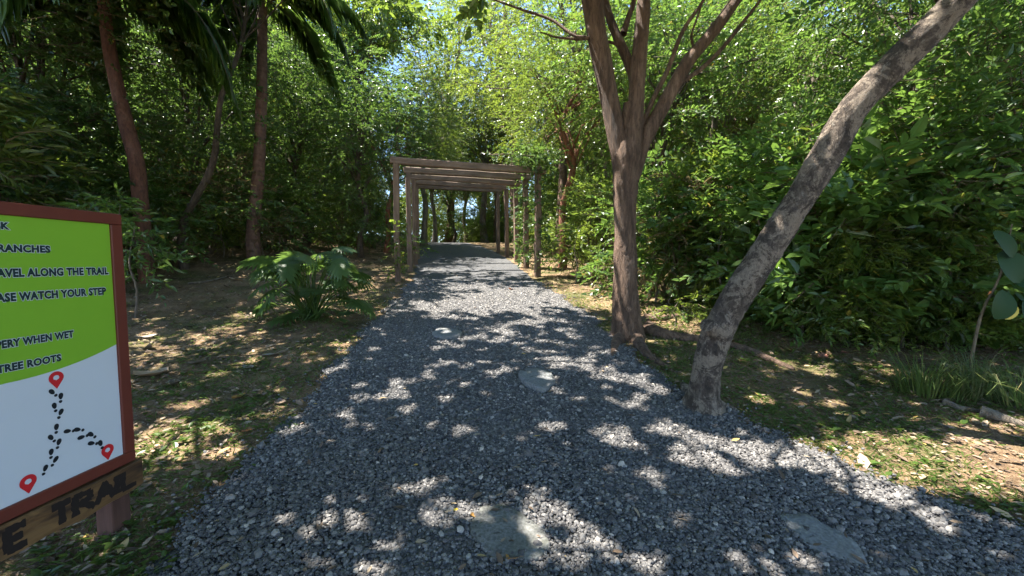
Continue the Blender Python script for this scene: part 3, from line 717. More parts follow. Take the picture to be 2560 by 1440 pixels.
# ------------------------------------------------------------------ timber arches over the path
def timber(mb, a, b, w_, h_, axis, rg, seg=9):
    """rough squared timber from a to b along an axis: wavering faces, worn corners"""
    o1, o2 = [k for k in range(3) if k != axis]; V = []; c_ = .2
    prof = [(-1, -1 + c_), (-1, 1 - c_), (-1 + c_, 1), (1 - c_, 1), (1, 1 - c_), (1, -1 + c_), (1 - c_, -1), (-1 + c_, -1)]
    wx = np.cumsum(rg.normal(0, .004, seg + 1)); wy = np.cumsum(rg.normal(0, .004, seg + 1))
    for k in range(seg + 1):
        t = a + (b - a) * k / seg; sc = 1 + rg.normal(0, .025)
        for (u_, v_) in prof:
            q = [0, 0, 0]; q[axis] = t + (rg.normal(0, .006) if k in (0, seg) else 0); q[o1] = u_ * w_ * sc + wx[k] + rg.normal(0, .0025); q[o2] = v_ * h_ * sc + wy[k] + rg.normal(0, .0025); V.append(q)
    F = [(k * 8 + j, k * 8 + (j + 1) % 8, (k + 1) * 8 + (j + 1) % 8, (k + 1) * 8 + j) for k in range(seg) for j in range(8)]
    mb.add(V, F)
    for e in (0, seg * 8): mb.f[4] += [np.array([(0, 1, 2, 3), (0, 3, 4, 7), (7, 4, 5, 6)]) + e + mb.n - len(V)]; mb.m[4] += [np.zeros(3, int)]
    return mb
arch_lab = ['nearest timber arch over the path, vine on its upper corner', 'second timber arch, just behind the nearest one', 'third timber arch along the path', 'fourth timber arch along the path', 'farthest timber arch, where the path bends']
for k in range(5):
    a = np.array((-2.68 - .1 * k - .05 * k * k, 9.6 + 1.75 * k)); c = np.array((.66 - .2 * k - .028 * k * k, 10.45 + 1.75 * k))
    za, zc_ = float(ground(*a)), float(ground(*c)); zt = max(za, zc_) + 2.64 - .02 * k
    yaw = atan2(c[1] - a[1], c[0] - a[0]); Ln = np.linalg.norm(c - a)
    T = thing('timber_arch', arch_lab[k], 'arch', (a[0], a[1], za), yaw, 'timber arches over the path')
    r = np.random.default_rng(60 + k)
    for xx, zz in ((0, 0), (Ln, zc_ - za)):
        m_ = timber(MB(), zz - .15, zt - za - .005, .07, .07, 2, r)
        o = m_.build('post', W_POST, T); o.location = (xx, 0, 0); o.rotation_euler = (r.normal(0, .008), r.normal(0, .008), r.normal(0, .05))
    m_ = timber(MB(), -.12 + r.normal(0, .04), Ln + .12 + r.normal(0, .06), .075, .078, 0, r)
    o = m_.build('beam', W_BEAM, T); o.location = (0, 0, zt - za + .078); o.rotation_euler = (0, r.normal(0.006, .007), r.normal(0, .012))

# ------------------------------------------------------------------ trail sign
TH = radians(4.7); SU = np.array((sin(TH), cos(TH), 0)); SN = np.array((cos(TH), -sin(TH), 0))
SC0 = P(341, 1148, 1.944)                       # lower corner of the frame nearest the path
sgz = float(ground(SC0[0], 1.94)); org = np.array((SC0[0], SC0[1], sgz))
S = thing('trail_sign', 'green and white trail sign in a red-brown frame above a scorched plank', 'sign', org)
# local frame: x = outwards (towards the path), y = along the board, z = up
S.rotation_euler = (0, 0, -TH)
def sloc(px, py, off=0.):
    """point of the board's face seen at that pixel, in the sign's own frame"""
    r = ray(px, py); o_ = np.array((0, 0, EYE)); t = ((SC0 + SN * off - o_) @ SN) / (r @ SN); q = o_ + r * t - org
    return np.array((q @ SN, q @ SU, q[2]))
BW = 1.3; zb = SC0[2] - sgz; zt_ = sloc(303, 536)[2]
fr = .05
def sbox(name, lo, hi, m, parent=S, bev=.0):
    m_ = MB(); box(m_, lo, hi, 0, bev); return m_.build(name, m, parent)
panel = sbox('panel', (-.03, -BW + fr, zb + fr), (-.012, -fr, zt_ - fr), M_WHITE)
sbox('frame_rail', (-.035, -BW, zb), (0, 0, zb + fr), M_FRAME, S, .003)
sbox('frame_rail', (-.035, -BW, zt_ - fr), (0, 0, zt_), M_FRAME, S, .003)
sbox('frame_rail', (-.035, -fr, zb + fr + .0005), (-.0008, -.0005, zt_ - fr - .0005), M_FRAME, S, .003)
sbox('frame_rail', (-.035, -BW + .0005, zb + fr + .0005), (-.0008, -BW + fr, zt_ - fr - .0005), M_FRAME, S, .003)
FX = -.012
# green field with its curved lower edge
ed = [sloc(x, y, FX) for x, y in ((0, 962), (20, 957), (100, 936), (180, 912), (233, 889), (297, 857))]
ey = np.array([e[1] for e in ed]); ez = np.array([e[2] for e in ed])
cf = np.polyfit(ey, ez, 2); yy = np.linspace(-BW + fr, -fr, 40); zz = np.where(yy < ey[0], np.polyval(np.polyfit(ey[:3], ez[:3], 1), ey[0]) + (yy - ey[0]) * .12, np.interp(yy, ey, ez))
zz = np.where(yy >= ey[0], np.polyval(cf, yy), np.polyval(cf, ey[0]) + (yy - ey[0]) * .1)
V = np.concatenate([np.stack([np.full(40, FX + .0012), yy, zz], -1), np.stack([np.full(40, FX + .0012), yy, np.full(40, zt_ - fr)], -1)])
k = np.arange(39); MB().add(V, np.stack([k, k + 1, k + 41, k + 40], -1)).build('green_field', M_GREEN, panel)
def text_mesh(s_, size, off=0., extr=.0, spc=1.0):
    cu = bpy.data.curves.new('lettering', 'FONT'); cu.body = s_; cu.size = size; cu.offset = off; cu.extrude = extr; cu.align_x = 'RIGHT'; cu.space_character = spc
    cu.resolution_u = 3
    o = bpy.data.objects.new('tmp', cu); COL.objects.link(o); dg = bpy.context.evaluated_depsgraph_get()
    me = bpy.data.meshes.new_from_object(o.evaluated_get(dg)); bpy.data.objects.remove(o); return me
def lettering(s_, px, py, hpx, m, parent, x, off=0., spc=1.0, name='lettering', wide=1.):
    q = sloc(px, py, x); q2 = sloc(px, py - hpx, x); size = (q2[2] - q[2]) / .70
    me = text_mesh(s_, size, off * size, 0., spc); me.materials.clear(); me.materials.append(m)
    o = link(name, me, parent); o.location = (x, q[1], q[2]); o.rotation_euler = (pi / 2, 0, pi / 2); o.scale = (wide, 1, 1)
    return o
for s_, px, py, wd in (('RISK', 21, 573, .95), ('BRANCHES', 126, 631, .93), ('TRAVEL ALONG THE TRAIL', 271, 685, .77), ('PLEASE WATCH YOUR STEP', 265, 735, .76), ('SLIPPERY WHEN WET', 184, 842, .75), ('TREE ROOTS', 153, 901, .85)):
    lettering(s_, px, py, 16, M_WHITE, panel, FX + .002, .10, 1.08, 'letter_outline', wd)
    lettering(s_, px, py, 16, M_INK, panel, FX + .0028, .055, 1.08, 'lettering', wd)
def pin(px, py, h):           # tip pixel, height px
    tip = sloc(px, py, FX); top = sloc(px, py - h, FX); H = top[2] - tip[2]; r = H * .36; cz = H - r
    a = np.linspace(-pi * .16, pi * 1.16, 26); ring = np.stack([r * np.cos(a), cz + r * np.sin(a)], -1); n = len(ring)
    pts = np.vstack([[0, 0], ring]); c_in = np.stack([.40 * r * np.cos(a), cz + .40 * r * np.sin(a)], -1)
    X = FX + .0014
    m_ = MB(); c0 = np.array((0, cz - .40 * r))
    allp = np.vstack([ring, c_in, [[0, 0]], [c0]]); V = np.stack([np.full(len(allp), X), allp[:, 0], allp[:, 1]], -1)
    k = np.arange(n - 1)
    m_.add(V, np.stack([k, k + 1, n + k + 1, n + k], -1))
    m_.f[3].append(np.array([[0, n, 2 * n], [n - 1, 2 * n, 2 * n - 1], [n, 2 * n + 1, 2 * n], [2 * n - 1, 2 * n, 2 * n + 1]])); m_.m[3].append(np.zeros(4, int))
    # the rest of the lower lip between the hole and the tip
    o = m_.build('map_pin', M_RED, panel); o.location = (0, tip[1], tip[2]); return o
pin(142, 972, 44); pin(72, 1234, 48); pin(270, 1150, 40)
def foot(px, py, ang, hp=26):
    c = sloc(px, py, FX); s = (sloc(px, py - hp, FX)[2] - c[2]); a = np.linspace(0, 2 * pi, 12, endpoint=False); X = FX + .0016
    m_ = MB()
    for (cz, rx, rz) in ((.17, .2, .32), (-.36, .15, .14)):
        p2 = np.stack([rx * np.cos(a) * (1 + .15 * np.sin(a)), cz + rz * np.sin(a)], -1) * s
        R = np.array(((cos(ang), -sin(ang)), (sin(ang), cos(ang)))); p2 = np.vstack([p2 @ R.T, [np.array((0, cz * s)) @ R.T]])
        V = np.stack([np.full(13, X), p2[:, 0], p2[:, 1]], -1); k = np.arange(12); m_.add(V, np.stack([k, (k + 1) % 12, np.full(12, 12)], -1))
    o = m_.build('footprint', M_INK2, panel); o.location = (0, c[1], c[2])
Z7 = lambda x, y: (x / 2.667, 900 + y / 2.667)
for x, y, a in ((352, 220, .6), (403, 252, -.1), (363, 316, .15), (400, 358, -.4), (374, 458, -.1), (344, 524, .5), (388, 558, -.3), (339, 625, -.1), (362, 675, -.6), (297, 733, -.35),
                (460, 474, 1.25), (525, 465, 1.1), (552, 512, 1.5), (612, 501, .7), (618, 556, 1.1), (671, 564, .25)):
    foot(*Z7(x, y), a)
# scorched plank with its lettering, posts
pl0 = sloc(354, 1146, .012); pl1 = sloc(356, 1213, .012)
ya = pl0[1]; mb = MB(); ys_ = np.linspace(-BW - .05, ya, 40)
zt2 = zb - .004 + .003 * np.sin(ys_ * 9); zb2 = pl1[2] + .006 * np.sin(ys_ * 13 + 1) + .004 * np.sin(ys_ * 31)
V = []
for y_, t_, b_ in zip(ys_, zt2, zb2): V += [(.014, y_, b_ + .004), (.014, y_, t_ - .003), (.010, y_, t_), (-.022, y_, t_), (-.022, y_, b_), (.009, y_, b_)]
F = [];
for q in range(39):
    for e in range(6): F.append((q * 6 + e, q * 6 + (e + 1) % 6, (q + 1) * 6 + (e + 1) % 6, (q + 1) * 6 + e))
mb.add(V, F); e_ = 39 * 6; mb.f[4].append(np.array([(e_, e_ + 1, e_ + 2, e_ + 3), (e_, e_ + 3, e_ + 4, e_ + 5)])); mb.m[4].append(np.zeros(2, int))
plank = mb.build('name_plank', W_PLANK, S)
def burnt(ch, y0, zlo, hgt, wdt):
    """stencilled capital burnt into the plank, from separate strokes"""
    st = {'E': [((0, 0), (0, 1)), ((0, 1), (1, 1)), ((0, .5), (.8, .5)), ((0, 0), (1, 0))], 'T': [((0, 1), (1, 1)), ((.5, 1), (.5, 0))], 'R': [((0, 0), (0, 1)), ((0, 1), (.8, .92)), ((.8, .92), (.8, .58)), ((.8, .58), (.1, .5)), ((.3, .5), (1, 0))],
          'A': [((0, 0), (.5, 1)), ((.5, 1), (1, 0)), ((.25, .36), (.75, .36))], 'I': [((.5, 0), (.5, 1))], 'L': [((0, 1), (0, 0)), ((0, 0), (1, .0))]}[ch]
    m_ = MB(); r = np.random.default_rng(ord(ch)); w2 = .0135
    for (a, b) in st:
        a = np.array(a) * (wdt, hgt); b = np.array(b) * (wdt, hgt); d = (b - a) / np.linalg.norm(b - a); n_2 = np.array((-d[1], d[0])); a = a - d * .004; b = b + d * .004
        tt = np.linspace(0, 1, 8); ww = w2 * r.uniform(.75, 1.25, 8)
        L1 = a + (b - a) * tt[:, None] + n_2 * ww[:, None]; L2 = a + (b - a) * tt[:, None] - n_2 * ww[:, None]
        q = np.vstack([L1, L2]); V = np.stack([np.full(16, .0152 + .0003 * r.random()), q[:, 0], q[:, 1]], -1); k = np.arange(7)
        m_.add(V, np.stack([k, k + 1, k + 9, k + 8], -1))
    o = m_.build('letter', M_BURN, plank); o.location = (0, y0, zlo)
for ch, p0, p1 in (('E', (20, 1368), (65, 1290)), ('T', (134, 1300), (178, 1240)), ('R', (189, 1278), (238, 1218)), ('A', (242, 1250), (287, 1198)), ('I', (285, 1232), (300, 1178)), ('L', (308, 1220), (340, 1172))):
    q0 = sloc(*p0, .015); q1 = sloc(*p1, .015); hgt = .078
    burnt(ch, q0[1], pl1[2] + .03, hgt, max(.03, (q1[1] - q0[1]) * .9))
po_ = sloc(280, 1300, -.04)
for yc in (po_[1] + .043, po_[1] + .043 - .95):
    m_ = MB(); g_ = -.25; box(m_, (-.125, yc - .043, g_), (-.036, yc + .043, zt_ - .1), 0, .004); m_.build('post', M_SPOST, S)

# ------------------------------------------------------------------ stepping slabs in the gravel
def slab(px, pts_px, m, label, th=.035, pits=8, seed=0):
    c = G(*px); rg = np.random.default_rng(seed)
    out = np.array([G(*q) for q in pts_px]); out = out[:, :2] - c[:2]
    a0 = np.arctan2(out[:, 1], out[:, 0]); r0 = np.hypot(out[:, 0], out[:, 1]); o_ = np.argsort(a0); a0 = a0[o_]; r0 = r0[o_]
    A = np.linspace(-pi, pi, 48, endpoint=False); R = np.interp(A, np.concatenate([a0 - 2 * pi, a0, a0 + 2 * pi]), np.tile(r0, 3))
    R = R * (1 + .025 * rg.standard_normal(48) + .05 * np.sin(A * 3 + seed) + .035 * np.sin(A * 5 + 2 * seed))
    rings = [(1.0, -.03), (1.0, th - .008), (.97, th), (.7, th + .002), (.4, th + .003), (.15, th + .003)]
    V = []
    for f, z in rings:
        for a, r in zip(A, R):
            x, y = r * f * cos(a), r * f * sin(a)
            V.append((x, y, z + float(ground(c[0] + x, c[1] + y)) - c[2] + .012 + (0.0025 * sin(x * 40 + seed) * sin(y * 37) if f < .99 else 0)))
    V.append((0, 0, th + .015)); n = 48; F = [(i * n + j, i * n + (j + 1) % n, (i + 1) * n + (j + 1) % n, (i + 1) * n + j) for i in range(5) for j in range(n)]
    mb = MB(); mb.add(V, F); mb.f[3].append(np.array([(5 * n + j, 5 * n + (j + 1) % n, 6 * n) for j in range(n)])); mb.m[3].append(np.zeros(n, int))
    o = mb.build('stepping_stone', m, None, True); o.location = c; tag(o, label, 'stepping stone', 'stepping stones in the gravel')
    return o
slab((1342, 962), [(1300, 955), (1308, 938), (1330, 932), (1365, 940), (1381, 960), (1378, 978), (1358, 988), (1330, 978), (1310, 968)], M_SLAB, 'pale grey stepping stone in the middle of the gravel path', .05, seed=1)
slab((1116, 842), [(1083, 838), (1095, 831), (1140, 833), (1152, 843), (1135, 852), (1095, 850)], M_SLAB, 'small grey stepping stone near the grass edge of the path', .045, seed=2)
slab((1270, 1350), [(1180, 1300), (1200, 1275), (1290, 1290), (1340, 1320), (1375, 1370), (1340, 1405), (1260, 1412), (1200, 1370)], M_MOSSY, 'greenish stepping stone flush with the gravel in the foreground', .016, seed=3)
slab((2060, 1360), [(1945, 1295), (2060, 1325), (2120, 1355), (2160, 1400), (2150, 1420), (2080, 1405), (1990, 1345)], M_SLAB, 'long pitted stepping stone near the turf edge in the foreground', .019, seed=4)

# ------------------------------------------------------------------ cut-leaf plant by the path edge
def lobed_leaf(rg, L=.45):
    """deeply cut leaf along +x: a stalkless blade of finger lobes on both sides of the midrib"""
    m_ = MB(); nl = 9
    for s in (1, -1):
        for k in range(nl):
            t = .04 + .92 * k / (nl - 1); a = radians(118 - 92 * t); ln = L * (.62 - .30 * abs(t - .35)) * rg.uniform(.9, 1.1) * (.75 if k == nl - 1 else 1)
            b = np.array((L * t * .75, 0, 0)); d = np.array((cos(a), s * sin(a), 0)); n_2 = np.array((-d[1], d[0], 0)); w2 = L * .062
            zf = lambda q: np.array((0, 0, -.55 * (q[0] ** 2 + 1.6 * q[1] ** 2) / L + .10 * abs(q[1])))
            P_ = [b - n_2 * w2 * .9, b + n_2 * w2 * .9, b + d * ln * .55 + n_2 * w2 * .95, b + d * ln, b + d * ln * .55 - n_2 * w2 * .95]
            V = [q + zf(q) for q in P_]
            m_.add(V, [(0, 1, 2, 4)], 0, np.full(5, np.clip(rg.normal(.5, .1), 0, .95))); m_.f[3].append(np.array([(4, 2, 3)]) + m_.n - 5); m_.m[3].append(np.zeros(1, int))
    tube(m_, np.array([(0, 0, .004), (L * .4, 0, -.08 * L), (L * .85, 0, -.38 * L)]), (.006, .004, .002), 4, .1, mat=0, cap=False)
    return m_
cp = G(775, 800)
T = thing('cut_leaf_plant', 'low bushy plant with large deeply cut leaves beside the path', 'plant', cp)
rg = np.random.default_rng(77)
lv = [(700, 740, .55), (745, 770, .5), (735, 815, .45), (800, 730, .5), (850, 745, .5), (880, 770, .42), (840, 700, .5), (760, 690, .55), (700, 690, .5), (810, 690, .55), (860, 820, .3), (820, 820, .3), (670, 780, .4), (780, 660, .5), (890, 720, .45), (730, 660, .5), (680, 720, .5), (770, 740, .45), (830, 660, .45), (720, 850, .35)]
mesh_l = [lobed_leaf(rg, 1.).mesh('leaf', L_CUT) for _ in range(4)]
lv += [(760, 665, .5), (800, 655, .5), (850, 672, .45), (735, 660, .5), (690, 670, .45), (880, 690, .45)]
lv = [(x + rg.normal(0, 12), y - 18 + rg.normal(0, 10), L * rg.uniform(.6, .85)) for x, y, L in lv + lv]
for x, y, L in lv:
    q = P(x, y, cp[1] + rg.uniform(-.45, .5)) - cp; q[2] = max(q[2], .06)
    e = q; a = atan2(e[1], e[0]) + rg.normal(0, .3)
    m_ = MB(); tube(m_, np.array([(rg.normal(0, .06), rg.normal(0, .06), -.03), e * .5 + np.array((0, 0, .1)), e]), (.012, .009, .006), 5, .1, cap=False); st = m_.build('leaf_stalk', L_BROAD, T, True)
    o = link('leaf', mesh_l[rg.integers(0, 4)], T); o.location = e; o.scale = (L,) * 3; o.rotation_euler = (rg.normal(0, .35), rg.uniform(-.5, .45), a)

# ------------------------------------------------------------------ individually placed trees and shrubs
def at(px, Y): return (px - CX) / FPX * Y, Y
TL = [('e', 1405, 12.5, .95, 2.2, 'red-barked crooked tree behind the end of the nearest arch', 1.), ('b', 905, 14., .85, .4, 'thin dark double trunk in the shade left of the arches', 1.), ('e', 965, 17., .9, 4., 'reddish trunk seen just past the outer post of the arches', 1.),
      ('a', 1085, 27., .95, 1., 'dark slender trunk at the end of the path, leaning left', 1.), ('b', 1130, 29., 1., 2., 'darkest trunk framed by the arches at the path end', 1.), ('c', 1405, 15.5, 1.2, 4.4, 'yellow-green tree just behind the red-barked crooked tree', 1.), ('a', 1165, 33., 1.1, 3., 'pale-leaved tree on the skyline beyond the path end', 1.),
      ('c', 1120, 31., 2.0, .5, 'tall yellow-green tree straight above the far arch', 1.), ('a', 1215, 29., 1.6, 4., 'very tall fine-leaved tree over the far end of the arches', 1.), ('c', 1290, 25., 1.75, 2.2, 'tall yellow-green tree right above the far arch', 1.), ('c', 1240, 30., 1.15, 5., 'yellow-green tree rising above the arches', 1.), ('c', 1390, 20., 1.1, 1.2, 'yellow-green tree behind the many-stemmed tree', 1.), ('a', 1060, 21., 1.05, .3, 'leafy tree rising left above the arches', 1.), ('a', 860, 19., 1.15, 5.1, 'tall tree between the palm and the arches', 1.),
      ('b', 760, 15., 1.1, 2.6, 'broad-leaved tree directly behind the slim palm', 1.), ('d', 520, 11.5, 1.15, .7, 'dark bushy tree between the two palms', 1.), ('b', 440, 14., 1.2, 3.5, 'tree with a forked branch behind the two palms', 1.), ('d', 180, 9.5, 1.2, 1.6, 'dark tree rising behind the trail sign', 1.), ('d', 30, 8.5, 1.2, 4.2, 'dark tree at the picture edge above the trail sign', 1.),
      ('b', 1660, 11., 1.1, 1.1, 'broad-leaved tree just behind the many-stemmed tree', 1.), ('f', 1780, 12.5, 1.05, .5, 'feathery narrow-leaved tree seen through the branches of the many-stemmed tree', 1.), ('f', 2080, 13.5, .8, 2.5, 'feathery narrow-leaved tree behind the bend of the leaning trunk', 1.), ('c', 1850, 15., 1.05, 3.3, 'sunlit tree between the many-stemmed and the leaning tree', 1.), ('a', 2020, 11., .95, 2.4, 'tree with fine leaves behind the leaning trunk', 1.), ('b', 2270, 7.5, 1.05, .2, 'tree with a dark upright trunk under the leaning trunk', 1.), ('d', 2480, 6.5, 1.15, 2.9, 'dark leafy tree at the edge past the leaning trunk', 1.), ('a', 1520, 16., 1.1, .9, 'tall tree between the arches and the many-stemmed tree', 1.)]
for k, px, Y, s, rz, lab, sz in TL:
    X, Yy = at(px, Y); tree(k, X, Yy, s, rz, lab, sz)
SL = [('broad', 1660, 7.6, 1., 'broad-leaved shrub right behind the many-stemmed trunk'), ('narrow', 1760, 7.2, .95, 'narrow-leaved shrub between the two near trunks'), ('dry', 1700, 7.0, .9, 'half-dead brown shrub right of the many-stemmed trunk'), ('dry', 2290, 5.0, .8, 'half-dead brown shrub above the tall grass'), ('broad', 1850, 6.6, 1., 'broad-leaved shrub behind the lower part of the leaning trunk'), ('broad', 1960, 6.0, 1.05, 'tall broad-leaved shrub under the leaning trunk'),
      ('lush', 2130, 5.0, 1.25, 'sunlit bright green shrub right of the leaning trunk'), ('narrow', 2060, 6.2, 1.0, 'narrow-leaved shrub behind the sunlit bright shrub'), ('broad', 2230, 5.4, 1.1, 'broad-leaved shrub beside the sunlit bright shrub'), ('dark', 2330, 5.2, 1.1, 'tall dark shrub above the long grass'), ('broad', 2430, 4.8, 1.05, 'leafy shrub behind the big-leaved plant'), ('dark', 2530, 4.9, 1.2, 'dark shrub at the picture edge behind the big-leaved plant'),
      ('mid', 1470, 11., 1.1, 'small-leaved shrub between the arches and the many-stemmed tree'), ('mid', 1530, 10., 1.1, 'light green shrub touching the many-stemmed trunk'), ('mid', 1600, 12.5, 1.2, 'small-leaved shrub deep behind the many-stemmed tree'), ('low', 1500, 8.8, 1., 'low leafy plant at the shaded edge left of the many-stemmed trunk'),
      ('mid', 860, 15.5, 1., 'light green shrub left of the arches'), ('mid', 930, 18., 1.1, 'small shrub in sunlight behind the outer arch posts'), ('dark', 720, 15., 1., 'dark shrub behind the slim palm trunk'), ('mid', 560, 14.5, .9, 'sunlit shrub left of the slim palm trunk'), ('dark', 470, 13.5, 1.1, 'dark shrub between the palms'), ('dark', 400, 11., 1., 'dark shrub beside the leaning palm trunk'),
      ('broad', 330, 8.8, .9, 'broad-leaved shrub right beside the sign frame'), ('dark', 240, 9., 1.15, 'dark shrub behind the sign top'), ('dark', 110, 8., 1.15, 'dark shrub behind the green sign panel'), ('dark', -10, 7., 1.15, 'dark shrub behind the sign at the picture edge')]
for k, px, Y, s, lab in SL:
    X, Yy = at(px, Y); shrub(k, X, Yy, s, (px * 1.7) % 6.28, lab)

# trees beside the camera whose crowns throw the dappled shade
CANOPY = [(-5.4, 2.2, 8., 51, 2.9, .4, 'tall tree shading the sign and the near path'), (-4.2, -1.2, 7.6, 52, 2., 0, 'tall tree behind the viewpoint shading the foreground'), (-1.4, -3.6, 8., 54, .8, 0, 'tree behind the viewpoint on the sign side'), (4.3, -1.6, 7.6, 55, .2, 0, 'tree beside the viewpoint shading the turf'),
          (-8.8, 17.5, 11.5, 58, 4., 0, 'tall dark-trunked tree beyond the slim palm'), (-10.6, 7.4, 9.2, 62, 1.6, -.6, 'dark tree past the sign edge shading the soil'), (-7.7, 9.6, 9.6, 63, 1.8, 0., 'slender dark upright tree left of the slim palm'), (-3.0, .2, 8.2, 59, 2.8, 2.2, 'tree close behind the sign spreading over the path'), (-6.9, 2.6, 9.2, 61, 5.2, 2.6, 'dark tree beyond the sign reaching over the near path')]
for X, Y, H, sd_, ln_, ly_, lab in CANOPY:
    b = np.array((X, Y, float(ground(X, Y)))); t_, c_ = make_tree(sd_, H, {62: .085, 63: .075}.get(sd_, .13), (ln_, ly_), .6, {62: (3.6, 3.2, 1.4), 63: (3.5, 2.8, 1.1)}.get(sd_, (2.8, 2.6, 1.4)), {62: 60, 63: 40}.get(sd_, 48), .62, 17 if sd_ == 63 else 25, .5, 11, .15, .62, base=b, cull=sun_cull, zc=.8)
    o = thing('canopy_tree', lab, 'tree', b); rel(t_, b).build('trunk', B_DARK, o, True); rel(c_, b).build('crown', [L_CANOPY, B_TWIG], o)

# ------------------------------------------------------------------ forest behind: one mass
rg = np.random.default_rng(5)
protos = []
for k in 'abcdef':
    t_, c_ = TREE_P[k]
    # joined trunk and crown so that one instance is one whole tree
    me = bpy.data.meshes.new('tree_whole')
    import bmesh
    bm = bmesh.new(); bm.from_mesh(t_); nf = len(bm.faces); bm.from_mesh(c_); bm.faces.ensure_lookup_table()
    for f_ in bm.faces:
        if f_.index >= nf or f_.index < 0: pass
    bm.to_mesh(me); bm.free()
    mi = np.zeros(len(me.polygons), np.int32); me.polygons.foreach_get('material_index', mi); mi[:nf] = 2; me.polygons.foreach_set('material_index', mi)
    for m in (c_.materials[0], c_.materials[1], t_.materials[0]): me.materials.append(m)
    protos.append(bpy.data.objects.new('tree_kind', me))
pts, idx, sc_ = [], [], []
tries = 0
taken = [np.array(at(q[1], q[2])) for q in TL]
while len(pts) < 230 and tries < 9000:
    tries += 1
    Y = rg.uniform(9, 62); X = rg.uniform(-1, 1) * (6 + Y * 1.35)
    if -path_sd(X, Y) < (3.2 if Y < 22 else 1.5) and Y < 33: continue
    if X > 0 and Y < 9: continue
    if Y < 12 and abs(X) < 6: continue
    if X < 0 and Y < 15.5: continue
    far_mid = Y > 23 and abs(X + 2 + (Y - 24) * .1) < 8
    if any(np.hypot(X - q[0], Y - q[1]) < (1.7 + Y * .03 + (1.3 if X < -4 and Y < 18 else 0) + (.7 if X > 4 and Y < 22 else 0) + (2. if far_mid else 0)) for q in taken): continue
    taken.append(np.array((X, Y))); px_ = CX + X / Y * FPX; low_ = .55 if (840 < px_ < 1050 and Y > 16) or (2030 < px_ < 2240 and Y > 11) else 1.
    pts.append((X, Y, float(ground(X, Y)) - .1)); idx.append(rg.choice([0, 2]) if far_mid else rg.choice([0, 0, 1, 2, 2, 3, 4, 5, 5]) if Y < 30 else rg.choice([0, 2, 2, 1])); sc_.append(rg.uniform(.85, 1.2) * (1 + .5 * float(sstep(10, 22, Y))) * low_)
n_ = len(pts); sc_ = np.array(sc_)
scatter('forest', np.array(pts), np.stack([np.zeros(n_), np.zeros(n_), rg.uniform(0, 6.28, n_)], -1), np.stack([sc_, sc_, sc_ * rg.uniform(.9, 1.15, n_)], -1), np.array(idx), protos, None, 'dense green wood behind the arches', 'forest')
protos = []
for k in ('broad', 'mid', 'dark', 'low', 'narrow', 'dry'):
    protos.append(bpy.data.objects.new('shrub_kind', SHRUB_P[k][1]))
pts, idx, sc_ = [], [], []
while len(pts) < 520:
    Y = rg.uniform(4.5, 40); X = rg.uniform(-1, 1) * (6 + Y * 1.3)
    if rg.random() < .18: Y = rg.uniform(36, 48); X = rg.uniform(-12, 10)
    elif Y > 24 and Y < 36 and abs(X + 3) < 5 and rg.random() < .75: continue
    off = -path_sd(X, Y)
    if X > 0:
        if Y < 7 and off < 4.0: continue
        if off < (2.3 if Y < 16 else 1.4): continue
    else:
        if off < (4.2 if Y < 14 else 2.2): continue
        if Y < 17 and rg.random() < .5: continue
        if Y < 7.5 and X > -8.5: continue
    pts.append((X, Y, float(ground(X, Y)) - .05)); idx.append(rg.choice([0, 1, 2, 2, 4, 4, 5]) if off > 2.5 else 3); sc_.append(rg.uniform(.8, 1.3))
for (px, Y, q) in ((1030, 29, 1.2), (1055, 31, 1.4), (1075, 33, 1.2), (1045, 35, 1.6), (1100, 34, 1.), (1120, 36, 1.5), (1150, 34, .9), (1170, 37, 1.5), (1195, 33, 1.1), (1220, 35, 1.4), (1245, 31, 1.), (1085, 38, 1.8), (1135, 39, 1.8), (950, 27, 1.1), (965, 30, 1.3), (985, 32, 1.4), (1005, 30, 1.2), (1015, 34, 1.6), (975, 36, 1.8), (1110, 31, .8), (1205, 29, .9)):
    X = at(px, Y)[0]; pts.append((X, Y, float(ground(X, Y)) - .05)); idx.append(1); sc_.append(q)
n_ = len(pts); sc_ = np.array(sc_)
for q in range(60):
    px, Y = rg.uniform(1640, 2560), 0; Y = np.interp(px, [1640, 1850, 2100, 2560], [7.2, 6.1, 5.0, 4.3]) + rg.normal(.15, .18)
    X = at(px, Y)[0]; pts.append((X, Y, float(ground(X, Y)) - .05)); idx.append(3 if rg.random() < .75 else 4); sc_ = np.append(sc_, rg.uniform(.55, 1.15) * (.5 if idx[-1] == 4 else 1))
n_ = len(pts)
scatter('undergrowth', np.array(pts), np.stack([rg.normal(0, .18, n_), rg.normal(0, .18, n_), rg.uniform(0, 6.28, n_)], -1), sc_[:, None] * rg.uniform(.75, 1.3, (n_, 3)), np.array(idx), protos, None, 'shaded leafy undergrowth under the trees', 'undergrowth')

# ------------------------------------------------------------------ vine on the arches
T = thing('climbing_vine', 'leafy vine over the corner and post of the nearest arch', 'vine', (.66, 10.45, float(ground(.66, 10.45))))
rg = np.random.default_rng(88); zg = float(ground(.66, 10.45)); m_ = MB()
B = np.array([(.66 - .62 * q + rg.normal(0, .05), 10.45 - .16 * q + rg.normal(0, .1), zg + 2.9 + rg.normal(.05, .09)) for q in np.concatenate([np.linspace(-.35, .5, 10), np.linspace(.6, 1.5, 4)])] + [(.66 + rg.normal(0, .05), 10.45 + rg.normal(0, .06), zg + z) for z in np.linspace(.6, 2.8, 10)] + [(.35 + rg.normal(0, .05), 12.2, zg + z) for z in np.linspace(.4, 3., 12)])
m_ = MB(); blob_sprays(m_, rg, B, np.concatenate([np.full(14, .3), np.full(10, .15), np.full(12, .16)]), 12, .24, 9, .075, .6); rel(m_, np.array((.66, 10.45, zg))).build('foliage', [L_DARK, B_TWIG], T)
